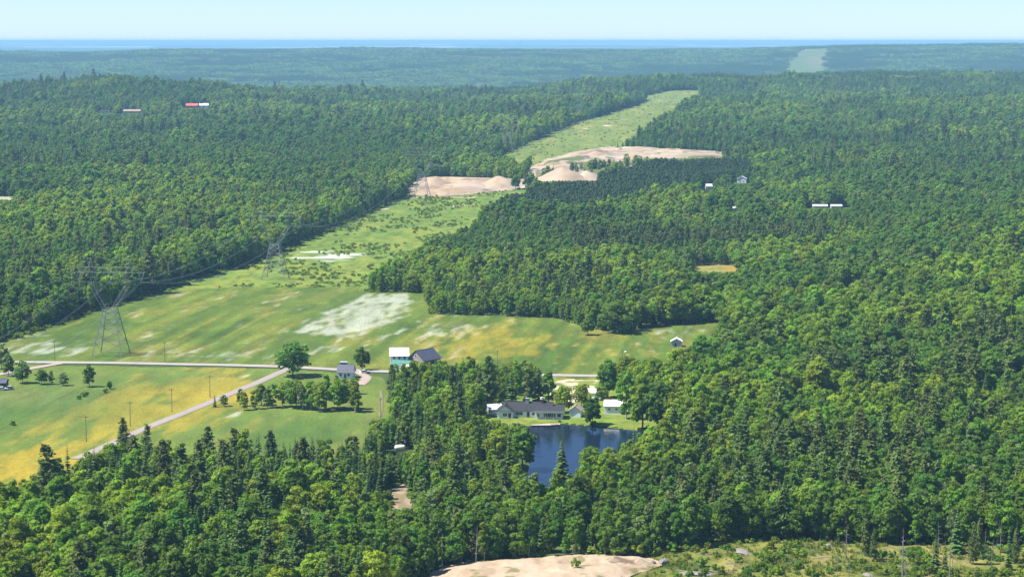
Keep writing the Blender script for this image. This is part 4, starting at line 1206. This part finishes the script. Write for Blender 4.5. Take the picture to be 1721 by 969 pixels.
# ------------------------------------------------------------------ power line
def bars(mb, segs, r):
    for a, b in segs: mb.tube([a, b], r, 4, cap=False)
def tower_parts():
    parts = []
    hb, hw, Hw, Hb = 7.2, 2.7, 22.0, 39.5
    corners = [(-1, -1), (1, -1), (1, 1), (-1, 1)]
    def leg_pt(c, z):
        k_ = hb + (hw - hb) * z / Hw
        return (c[0] * k_, c[1] * k_, z)
    for c in corners:
        m_ = MB(); m_.tube([leg_pt(c, -1), leg_pt(c, Hw)], .24, 4); parts.append(('leg', m_, M_STEEL))
    zs = [0.5, 6.5, 12, 16.5, 19.7, Hw]
    br = MB()
    for i in range(4):
        c0, c1 = corners[i], corners[(i + 1) % 4]
        for z0, z1 in zip(zs[:-1], zs[1:]):
            bars(br, [(leg_pt(c0, z0), leg_pt(c1, z1)), (leg_pt(c1, z0), leg_pt(c0, z1)), (leg_pt(c0, z1), leg_pt(c1, z1))], .085)
    parts.append(('bracing', br, M_STEEL))
    # window arms spreading to the bridge
    for s in (-1, 1):
        ar = MB()
        for yy_ in (-1, 1):
            for (xa, za), (xb, zb) in (((s * 2.7, Hw), (s * 9.6, 33)), ((s * 9.6, 33), (s * 8.4, Hb)), ((s * 1.0, Hw), (s * 7.6, 33.5)), ((s * 7.6, 33.5), (s * 6.6, Hb))):
                ar.tube([(xa, yy_ * (2.7 if za == Hw else 1.4), za), (xb, yy_ * 1.2, zb)], .10, 4, cap=False)
            for k_ in range(5):
                f0, f1 = k_ / 5, (k_ + 1) / 5
                p0 = (s * (2.7 + 6.9 * f0), yy_ * (2.7 - 1.4 * f0), Hw + 11 * f0); p1 = (s * (1.0 + 6.6 * f1), yy_ * (2.7 - 1.4 * f1), Hw + 11.5 * f1)
                ar.tube([p0, p1], .045, 4, cap=False)
        parts.append(('window_arm', ar, M_STEEL))
    cb = MB()
    for yy_ in (-1.2, 1.2):
        for z_ in (Hb, Hb + 2.4): cb.tube([(-17 if z_ == Hb else -14, yy_, z_), (17 if z_ == Hb else 14, yy_, z_)], .045, 4)
    xs_ = np.linspace(-15, 15, 16)
    for i in range(15):
        for yy_ in (-1.2, 1.2):
            a, b = xs_[i], xs_[i + 1]
            z0, z1 = (Hb, Hb + 2.4) if i % 2 else (Hb + 2.4, Hb)
            cb.tube([(a, yy_, z0), (b, yy_, z1)], .03, 4, cap=False)
        cb.tube([(xs_[i], -1.2, Hb), (xs_[i + 1], 1.2, Hb)], .035, 4, cap=False)
    parts.append(('crossarm', cb, M_STEEL))
    for s in (-1, 1):
        pk = MB(); pk.tube([(s * 8, -1, Hb + 2.4), (s * 9, 0, Hb + 7)], .12, 4); pk.tube([(s * 10, 1, Hb + 2.4), (s * 9, 0, Hb + 7)], .12, 4); pk.tube([(s * 10, -1, Hb + 2.4), (s * 9, 0, Hb + 7)], .12, 4)
        parts.append(('earth_wire_peak', pk, M_STEEL))
    for xi in (-15.3, 0, 15.3):
        ins = MB()
        for q in (-1, 1):
            st = (xi + q * (1.6 if xi else 3.0), 0, Hb); en = (xi, 0, Hb - 4.2)
            ins.tube([st, en], .13, 6)
            for k_ in range(10):
                f = .1 + .08 * k_; p = Vector(st).lerp(Vector(en), f); d = (Vector(en) - Vector(st)).normalized() * .05
                ins.tube([tuple(p - d), tuple(p + d)], .24, 6)
        parts.append(('insulator_string', ins, M_GLASSY))
    return [(n_, m_.mesh(n_, mt)) for n_, m_, mt in parts], Hb - 4.3, Hb + 7
TP, ATT, PEAK = tower_parts()
_t1 = ground_at(187, 596); _t2 = ground_at(463, 469); _t3 = ground_at(709, 334)
SP = [(-231, 610), _t1, _t2, _t3, (float(_t3[0]) + 76, float(_t3[1]) + 640), (float(_t3[0]) + 185, float(_t3[1]) + 1400)]
TW = []
TL = ['steel lattice pylon just outside the fields', 'steel lattice pylon standing in the meadow beside the road', 'steel lattice pylon among low brush in the cleared strip', 'steel lattice pylon standing at the sand pit edge', 'steel lattice pylon in the cleared strip past the sand pits', 'steel lattice pylon high on the far cleared strip']
for i, (x, y) in enumerate(SP):
    a = SP[max(i - 1, 0)]; b = SP[min(i + 1, len(SP) - 1)]
    az = math.atan2(b[0] - a[0], b[1] - a[1])
    e = empty('transmission_tower', (x, y, float(height(x, y))), -az)
    for n_, me in TP: link(n_, me, e)
    tag(e, TL[i], 'pylon', 'pylons of the power line')
    TW.append((Vector((x, y, float(height(x, y)))), -az))
def cat_pts(A, B, sag, n_=28): return [tuple(A.lerp(B, k_ / n_) - Vector((0, 0, 4 * sag * (k_ / n_) * (1 - k_ / n_)))) for k_ in range(n_ + 1)]
ORD = ['from the roadside pylon out over the wood', 'between the meadow pylon and the brush strip pylon', 'between the brush strip pylon and the sand pit pylon', 'beyond the sand pit pylon', 'along the far cleared strip']
PHN = ['forest-side', 'middle', 'field-side']
for i in range(len(TW) - 1):
    (P0, r0), (P1, r1) = TW[i], TW[i + 1]
    Ln = (P1 - P0).length
    for j, xi in enumerate((-15.3, 0, 15.3)):
        A = P0 + Vector((math.cos(r0) * xi, math.sin(r0) * xi, ATT)); B = P1 + Vector((math.cos(r1) * xi, math.sin(r1) * xi, ATT))
        e = empty('cable_bundle', tuple(A))
        for (ox, oz) in ((-.23, 0), (.23, 0), (-.23, -.45), (.23, -.45)):
            m_ = MB(); o_ = Vector((ox, 0, oz))
            m_.tube([tuple(Vector(p) - A + o_) for p in cat_pts(A, B, Ln * .036)], .022, 4, cap=False)
            m_.build('wire', M_WIRE, e)
        tag(e, PHN[j] + ' bundle of power cables ' + ORD[i], 'cable', 'power cables')
    for j, xi in enumerate((-9, 9)):
        A = P0 + Vector((math.cos(r0) * xi, math.sin(r0) * xi, PEAK)); B = P1 + Vector((math.cos(r1) * xi, math.sin(r1) * xi, PEAK))
        m_ = MB(); m_.tube([tuple(Vector(p) - A) for p in cat_pts(A, B, Ln * .025)], .03, 4, cap=False)
        o = m_.build('earth_wire', M_WIRE, None, loc=tuple(A))
        tag(o, ('forest-side' if j == 0 else 'field-side') + ' thin top wire ' + ORD[i], 'cable', 'power cables')

# ------------------------------------------------------------------ utility poles
pm = MB(); pm.tube([(0, 0, -1), (0, 0, 10.5)], [.17, .11], 7)
pc_ = MB(); pc_.box(-1.2, 1.2, -.07, .07, 9.7, 9.85)
pi_ = [MB().tube([(x, 0, 9.86), (x, 0, 10.1)], [.07, .05], 6) for x in (-1.05, -.5, .5, 1.05)]
PME = pm.mesh('pole', M_POLE); CME = pc_.mesh('crossarm', M_POLE); IME = [p.mesh('insulator', M_GLASSY) for p in pi_]
for px, py, hp, lb in [(277, 609, 36, 'wooden utility pole by the road near the meadow pylon'), (92, 606, 34, 'wooden utility pole by the lane junction'), (478, 617, 37, 'wooden utility pole by the road junction before the big tree'), (1045, 630, 44, 'wooden utility pole with a lamp among roadside trees'), (836, 628, 40, 'wooden utility pole at the meadow edge behind the dark pine'),
                       (353, 668, 38, 'wooden utility pole in the yellow flowers beside the side road near the small spruce'), (289, 692, 40, 'wooden utility pole in the middle of the yellow flowers'), (219, 716, 42, 'wooden utility pole in the yellow field above the tall pines'), (145, 742, 44, 'wooden utility pole at the wood edge of the yellow field'), (640, 712, 44, 'wooden utility pole beside the narrow path')]:
    x, y = ground_at(px, py); z = float(height(x, y)); dp = project(x, y, z)[2]
    e = empty('utility_pole', (x, y, z), .35 if px < 600 else 1.2)
    e.scale = (1, 1, hp * dp / FPX / 10.3)
    link('pole', PME, e); link('crossarm', CME, e)
    for m_ in IME: link('insulator', m_, e)
    if px == 1045:
        l_ = MB(); l_.tube([(0, 0, 9), (0, -1.4, 9.4)], .06, 5); l_.build('lamp_arm', M_STEEL, e)
        l_ = MB(); l_.box(-.55, .55, -2.1, -1.3, 9.25, 9.6); l_.build('lamp_head', M_FRAME, e)
    tag(e, lb, 'utility pole', 'utility poles')

# ------------------------------------------------------------------ buildings
def prism_wall(w, l, he, hr):
    """walls with two gable ends; ridge along local x, front is -y"""
    m_ = MB(); a, b = w / 2, l / 2
    v = [(-a, -b, -.8), (a, -b, -.8), (a, b, -.8), (-a, b, -.8), (-a, -b, he), (a, -b, he), (a, b, he), (-a, b, he), (-a, 0, he + hr), (a, 0, he + hr)]
    m_.add(v, [(0, 1, 5, 4), (2, 3, 7, 6), (1, 2, 6, 9, 5), (3, 0, 4, 8, 7), (3, 2, 1, 0)])
    return m_
def roof_slabs(w, l, he, hr, over=.45, th=.16):
    m_ = MB(); a = w / 2 + over; b = l / 2
    k_ = hr / b; ob = b + over
    for s in (-1, 1):
        z0, z1 = he - over * k_, he + hr
        v = [(-a, s * ob, z0 + .03), (a, s * ob, z0 + .03), (a, 0, z1 + .03), (-a, 0, z1 + .03), (-a, s * ob, z0 + th), (a, s * ob, z0 + th), (a, 0, z1 + th), (-a, 0, z1 + th)]
        f = [(0, 1, 2, 3), (7, 6, 5, 4), (0, 4, 5, 1), (1, 5, 6, 2), (3, 7, 4, 0)]
        m_.add(v, f if s > 0 else [tuple(reversed(q)) for q in f])
    m_.box(-a - .02, a + .02, -.14, .14, he + hr + .10, he + hr + .22)
    return m_
def opening(parent, side, u, z, w, h, hx, hy, door=False):
    """window or door 3 cm proud of a wall; side: 'f','b','l','r'"""
    def place(m_, d0, d1, uu0, uu1, z0, z1):
        if side == 'f': m_.box(uu0, uu1, -hy - d1, -hy - d0, z0, z1)
        if side == 'b': m_.box(uu0, uu1, hy + d0, hy + d1, z0, z1)
        if side == 'l': m_.box(-hx - d1, -hx - d0, uu0, uu1, z0, z1)
        if side == 'r': m_.box(hx + d0, hx + d1, uu0, uu1, z0, z1)
    p = MB(); place(p, .004, .05, u - w / 2, u + w / 2, z, z + h)
    o = p.build('door' if door else 'window', M_DOOR if door else M_PANE, parent)
    f = MB(); t = .12
    for (a0, a1, z0, z1) in ((u - w / 2 - t, u - w / 2, z, z + h), (u + w / 2, u + w / 2 + t, z, z + h), (u - w / 2 - t, u + w / 2 + t, z + h, z + h + t), (u - w / 2 - t, u + w / 2 + t, z - t, z)):
        place(f, .004, .09, a0, a1, z0, z1)
    f.build('frame', M_FRAME, o)
    if w > 1.6 and not door:
        f = MB(); place(f, .055, .08, u - .05, u + .05, z, z + h); f.build('mullion', M_FRAME, o)
    return o
def house(name, px, py, w, l, he, hr, rot, wall, roof, label, cat, wins=(), doors=(), chim=(), group=None, dz=0.0):
    x, y = ground_at(px, py)
    e = empty(name, (x, y, float(height(x, y)) + dz), rot)
    prism_wall(w, l, he, hr).build('wall', wall, e)
    r_ = roof_slabs(w, l, he, hr).build('roof', roof, e)
    for sd_, u, z, ww, hh in wins: opening(e, sd_, u, z, ww, hh, w / 2, l / 2)
    for sd_, u, ww, hh in doors: opening(e, sd_, u, .05, ww, hh, w / 2, l / 2, True)
    for (cx, cy2, top, mat) in chim:
        c_ = MB(); c_.box(cx - .45, cx + .45, cy2 - .45, cy2 + .45, he, top); c_.box(cx - .55, cx + .55, cy2 - .55, cy2 + .55, top, top + .15)
        c_.build('chimney', mat, r_)
    return tag(e, label, cat, group)

# pond bungalow: long hipped body, gabled wing and low glazed wing
bx_, by_ = ground_at(893, 700)
bz = float(height(bx_, by_))
bg_ = empty('bungalow', (bx_, by_, bz), R(-4))
def wing(cx, cy2, w, l, he, hr, ridge_y=False, roofm=M_DARKROOF, over=.5):
    wl = prism_wall(w, l, he, hr); rf = roof_slabs(w, l, he, hr, over)
    for m_ in (wl, rf): m_.v = [((-y if ridge_y else x) + cx, (x if ridge_y else y) + cy2, z) for x, y, z in m_.v]
    wl.build('wall', M_WHITEWALL, bg_)
    return rf.build('roof', roofm, bg_)
rf = wing(-1.5, 3.2, 19.5, 8.6, 2.8, 2.7)
wing(-10.2, .2, 9.0, 6.2, 2.8, 2.3, True)
for cx, mt, tp in ((-1.8, M_GREYWALL, 6.9), (4.0, M_BRICK, 6.5)):
    c_ = MB(); c_.box(cx - .6, cx + .6, 2.2, 3.4, 4.5, tp); c_.box(cx - .7, cx + .7, 2.1, 3.5, tp, tp + .2); c_.build('chimney', mt, rf)
c_ = MB(); c_.tube([(4.0, 2.8, 6.7), (4.0, 2.8, 7.5)], .55, 10); c_.build('chimney_cap', M_WHITEROOF, rf)
w_ = MB(); w_.box(2.0, 12.8, -4.6, 1.2, -.8, 2.75); w_.build('wall', M_WHITEWALL, bg_)
r_ = MB(); r_.add([(1.4, -5.6, 2.8), (13.4, -5.6, 2.8), (13.4, 3.4, 4.1), (1.4, 3.4, 4.1), (1.4, -5.6, 3.15), (13.4, -5.6, 3.15), (13.4, 3.4, 4.45), (1.4, 3.4, 4.45)], [(3, 2, 1, 0), (4, 5, 6, 7), (0, 1, 5, 4), (1, 2, 6, 5), (2, 3, 7, 6), (3, 0, 4, 7)])
r_.build('roof', M_DARKROOF, bg_)
fa = MB(); fa.box(1.35, 13.45, -5.72, -5.61, 2.72, 3.22); fa.build('fascia', M_GREYWALL, bg_)
def bwin(x0, x1, y, z0, z1, door=False, mul=1):
    p = MB(); p.box(x0, x1, y - .06, y - .005, z0, z1); o = p.build('door' if door else 'window', M_DOOR if door else M_PANE, bg_)
    f = MB(); t = .13
    for b in ((x0 - t, x0, z0, z1), (x1, x1 + t, z0, z1), (x0 - t, x1 + t, z1, z1 + t), (x0 - t, x1 + t, z0 - t, z0)): f.box(b[0], b[1], y - .10, y - .005, b[2], b[3])
    f.build('frame', M_FRAME, o)
    for k_ in range(1, mul):
        q = x0 + (x1 - x0) * k_ / mul; f = MB(); f.box(q - .05, q + .05, y - .09, y - .065, z0, z1); f.build('mullion', M_FRAME, o)
bwin(5.2, 9.8, -4.6, .75, 2.2, mul=3)
bwin(2.5, 3.4, -4.6, .8, 2.0)
bwin(.4, 1.4, -1.1, .9, 2.0)
bwin(-1.7, -.6, -1.1, .05, 2.2, True)
bwin(-6.2, -3.4, -1.1, .9, 2.1, mul=2)
bwin(-11.0, -9.4, -4.3, .9, 2.1, mul=2)
tr_ = MB(); tr_.box(-12.9, -7.5, -4.34, -4.31, 2.75, 2.95); tr_.build('trim_board', M_BARNWALL, bg_)
bwin(-8.9, -7.7, -4.3, .05, 2.15, True)
bwin(10.6, 12.0, -4.6, .9, 2.1)
for q in range(4):
    m_ = MB(); m_.box(2.6 + q * 3.2, 2.75 + q * 3.2, -5.55, -5.4, -.6, 2.8); m_.build('porch_post', M_FRAME, bg_)
m_ = MB(); m_.box(1.5, 13.2, -6.2, -4.65, -.6, .02); m_.build('deck', M_BARNWALL, bg_)
tag(bg_, 'long white bungalow with charcoal roof and chimneys on the pond shore', 'house')

house('shed', 968, 699, 6.2, 4.6, 2.9, 1.6, R(80), M_WHITEWALL, M_TANROOF, 'small white shed with tan roof between the bungalow and the dark shore tree', 'shed', wins=[('r', 0, 1.1, .8, .9)], doors=[('f', 1.2, 1.0, 2.0)])
house('garage', 1031, 694, 6.8, 6.0, 3.6, 1.7, R(-8), M_WHITEWALL, M_WHITEROOF, 'white garage with bright white roof and two small windows by the pond lawn', 'garage', wins=[('f', -1.4, 1.9, 1.0, .6), ('f', 1.5, 1.9, 1.0, .6)], doors=[('r', 0, 2.6, 2.2)])
house('shed', 830, 694, 5.5, 5.0, 2.2, 1.5, R(24), M_GREYWALL, M_WHITEROOF, 'low shed with white metal roof beside the gabled end of the bungalow', 'shed', wins=[('f', 0, .9, .9, .8)])
house('cabin', 1004, 668, 4.0, 4.0, 2.6, 1.3, R(-20), M_WHITEWALL, M_WHITEROOF, 'tiny white cabin behind the garage half hidden by trees', 'cabin', wins=[('f', 0, 1, .8, .8)])
# farm by the road
house('farmhouse', 671, 613, 8.2, 7.4, 5.0, 3.0, R(4), M_WHITEWALL, M_WHITEROOF, 'white farmhouse with brilliant white metal roof by the meadow', 'house', wins=[('f', -2.4, 3.2, .9, 1.2), ('f', 0, 3.2, .9, 1.2), ('f', 2.4, 3.2, .9, 1.2), ('l', 0, 3.4, .9, 1.2)], doors=[('f', -1, 1, 2.1)])
house('farm_annex', 676, 620, 8.5, 6.0, 2.2, 1.9, R(-22), M_WHITEWALL, M_GREENROOF, 'low annex with green metal roof in front of the white farmhouse', 'house', wins=[('f', -2, 1, 1.0, 1.0), ('f', 1, 1, 1.0, 1.0)], doors=[('r', 0, 1, 2)])
house('porch', 684, 624, 4.5, 3.2, 2.2, .9, R(-22), M_WHITEWALL, M_WHITEROOF, 'small white-roofed porch building below the green-roofed annex', 'shed', doors=[('f', 0, 1, 2)])
house('barn', 713, 612, 12.0, 9.6, 3.0, 4.0, R(52), M_BARNWALL, M_SLATEROOF, 'weathered barn with large slate-blue gable roof next to the white farmhouse', 'barn', doors=[('f', 0, 3, 2.8), ('l', 0, 2.4, 2.6)], wins=[('l', 0, 4.2, 1, 1)])
e = house('house', 582, 634, 6.8, 6.0, 2.9, 2.9, R(-6), M_WHITEWALL, M_SLATEROOF, 'house with dark slate-blue roof and dormer beside the road above the tree row', 'house', wins=[('f', -2, 1.1, 1, 1.1), ('f', 1.6, 1.1, 1, 1.1)], doors=[('f', 0, .9, 2)])
d_ = MB(); d_.box(-2.8, .2, .2, 2.6, 4.4, 6.7); d_.box(-3.0, .4, 0, 2.8, 6.7, 6.85); o_ = d_.build('dormer', M_GREYWALL, e)
d_ = MB(); d_.box(-2.4, -.3, .13, .196, 5.8, 6.5); d_.build('window', M_PANE, o_)
house('field_shed', 1137, 582, 4.4, 5.0, 2.9, 1.3, R(84), M_GREYWALL, M_WHITEROOF, 'small grey-blue shed with pale roof alone in the meadow by the wood', 'shed', doors=[('l', .4, 1.2, 2.0)])
house('house', -6, 652, 9, 7, 2.8, 1.2, R(2), M_DOOR, M_SLATEROOF, 'low dark building at the end of the lane', 'house', wins=[('f', 2, 1, 1.2, 1)], group=None)
# far buildings in the woods
house('house', 1247, 307, 8.5, 9, 4.2, 2.4, R(80), M_WHITEWALL, M_WHITEROOF, 'white gabled house among trees beyond the pine plantation', 'house', wins=[('l', -1.6, 1.2, 1, 1.2), ('l', 1.6, 1.2, 1, 1.2)])
house('house', 1191, 318, 5.5, 6, 3.2, 1.8, R(10), M_WHITEWALL, M_WHITEROOF, 'small white house at the edge of the pine plantation', 'house', wins=[('f', 0, 1, 1, 1)])
house('farm_building', 1378, 350, 12, 6, 2.2, 1.0, R(-3), M_GREYWALL, M_WHITEROOF, 'long low white building in the woods beside its shorter twin', 'building', wins=[('f', -3, 1, 1, 1), ('f', 3, 1, 1, 1)])
house('farm_building', 1405, 350, 9, 6, 2.2, 1.0, R(2), M_GREYWALL, M_WHITEROOF, 'shorter low white building in the woods beside a long one', 'building', wins=[('f', -2, 1, 1, 1), ('f', 2, 1, 1, 1)])
house('cabin', 1233, 354, 5, 5, 2.6, 1.6, R(25), M_WHITEWALL, M_WHITEROOF, 'small white cabin deep in the woods below the gabled house', 'cabin', wins=[('f', 0, 1, 1, 1)])
house('cabin', 1176, 356, 3.6, 4, 2.4, 1.3, R(-15), M_GREYWALL, M_WHITEROOF, 'tiny pale cabin in the woods under the plantation', 'cabin', wins=[('f', 0, 1, .8, .8)])
house('farm_building', 323, 181, 20, 12, 3.5, 3.5, R(-6), M_REDROOF, M_REDROOF, 'long far barn with red roof and walls on the wooded hill', 'barn', doors=[('f', 0, 3, 3)])
house('farm_building', 343, 181, 15, 12, 4, 3.5, R(4), M_WHITEWALL, M_WHITEROOF, 'far white barn adjoining the red-roofed one on the wooded hill', 'barn', doors=[('f', 0, 3, 3)])
house('farm_building', 222, 190, 28, 10, 3.2, 2.6, R(0), M_GREYWALL, M_TANROOF, 'long far building with pale brown roof on the wooded hill', 'building', doors=[('f', 0, 3, 2.8)])
house('house', 177, 191, 14, 9, 3.6, 2.4, R(8), M_WHITEWALL, M_DARKROOF, 'far white house with dark roof on the wooded hill', 'house', wins=[('f', -3, 1, 1.4, 1.4), ('f', 3, 1, 1.4, 1.4)])

# distant mill on the horizon
for k_, (px, hgt_, w_) in enumerate([(846, 46, 70), (873, 62, 40)]):
    d_ = 34000.0; x = (px - PW / 2) / FPX * d_; z = float(height(x, d_))
    e = empty('distant_mill', (x, d_, z - 4))
    m_ = MB(); m_.box(-w_, w_, -25, 25, 0, hgt_ * .6); m_.box(-w_ * .4, w_ * .3, -20, 20, hgt_ * .6, hgt_ * .95); m_.build('hall', M_GREYWALL, e)
    m_ = MB(); m_.tube([(w_ * .7, 0, 0), (w_ * .7, 0, hgt_ * 1.5)], [9, 7], 8); m_.build('chimney', M_GREYWALL, e)
    tag(e, ['wide grey mill on the far horizon plain', 'taller narrow grey mill on the far horizon plain'][k_], 'mill')

# ------------------------------------------------------------------ tank, cars
x, y = ground_at(672, 757)
e = empty('tank', (x, y, float(height(x, y))), R(12))
m_ = MB(); L_ = 3.9; pr = [(-L_ / 2, .12), (-L_ / 2 + .15, .7), (-L_ / 2 + .6, .98), (L_ / 2 - .6, .98), (L_ / 2 - .15, .7), (L_ / 2, .12)]
m_.tube([(a, 0, 1.25) for a, _ in pr], [r_ for _, r_ in pr], 18); m_.build('tank_shell', M_WHITEROOF, e, smooth=True)
for s in (-1, 1):
    m_ = MB(); m_.box(s * 1.1 - .15, s * 1.1 + .15, -.7, .7, -.3, .6); m_.build('saddle', M_ROCK, e)
m_ = MB(); m_.tube([(.6, 0, 2.2), (.6, 0, 2.5)], .28, 10); m_.build('cap', M_STEEL, e)
tag(e, 'rounded white tank in a gap of the wood', 'tank')
def car(px, py, rot, paint, label):
    x, y = ground_at(px, py); e = empty('parked_car', (x, y, float(height(x, y)) + .12), rot)
    m_ = MB()
    prof = [(-2.2, .35), (2.2, .35), (2.25, .8), (1.1, .95), (-2.15, 1.0)]
    v = [(a, s * .85, b) for s in (-1, 1) for a, b in prof]; n_ = len(prof)
    m_.add(v, [tuple(range(n_)), tuple(range(2 * n_ - 1, n_ - 1, -1))] + [(i, i + n_, (i + 1) % n_ + n_, (i + 1) % n_) for i in range(n_)])
    m_.build('body', paint, e)
    m_ = MB(); prof = [(-1.9, 1.0), (1.0, .96), (.35, 1.5), (-1.4, 1.52)]; v = [(a, s * (.82 if b < 1.2 else .66), b) for s in (-1, 1) for a, b in prof]; n_ = 4
    m_.add(v, [tuple(range(n_)), tuple(range(2 * n_ - 1, n_ - 1, -1))] + [(i, i + n_, (i + 1) % n_ + n_, (i + 1) % n_) for i in range(n_)])
    cb_ = m_.build('cabin', M_PANE, e)
    m_ = MB(); m_.box(-1.4, .38, -.67, .67, 1.5, 1.56); m_.build('roof', paint, cb_)
    for sx_ in (-1.35, 1.4):
        for s in (-1, 1):
            m_ = MB(); m_.tube([(sx_, s * .62, .33), (sx_, s * .88, .33)], .33, 12); m_.build('wheel', M_RUBBER, e)
    return tag(e, label, 'car')
car(4, 656, R(20), M_WHITEROOF, 'white car parked on the lawn below the low dark building')
car(14, 655, R(200), M_GREYWALL, 'grey-blue car parked beside the white one')
car(613, 627, R(30), M_WHITEROOF, 'white car parked on the driveway near the slate-roofed house')

# ------------------------------------------------------------------ haze: the air between here and the far hills
hz = bpy.data.materials.new('haze'); hz.use_nodes = True
nt = hz.node_tree
for n_ in list(nt.nodes):
    if n_.type == 'BSDF_PRINCIPLED': nt.nodes.remove(n_)
pv = nt.nodes.new('ShaderNodeVolumePrincipled')
pv.inputs['Color'].default_value = (.36, .71, 1.0, 1)
pv.inputs['Density'].default_value = 6.2e-5
pv.inputs['Anisotropy'].default_value = 0.0
nt.links.new(pv.outputs[0], nt.nodes['Material Output'].inputs['Volume'])
m_ = MB(); m_.box(-36000, 36000, -1600, 91000, -75, 160)
h_ = m_.build('haze', hz); tag(h_, kind='stuff')
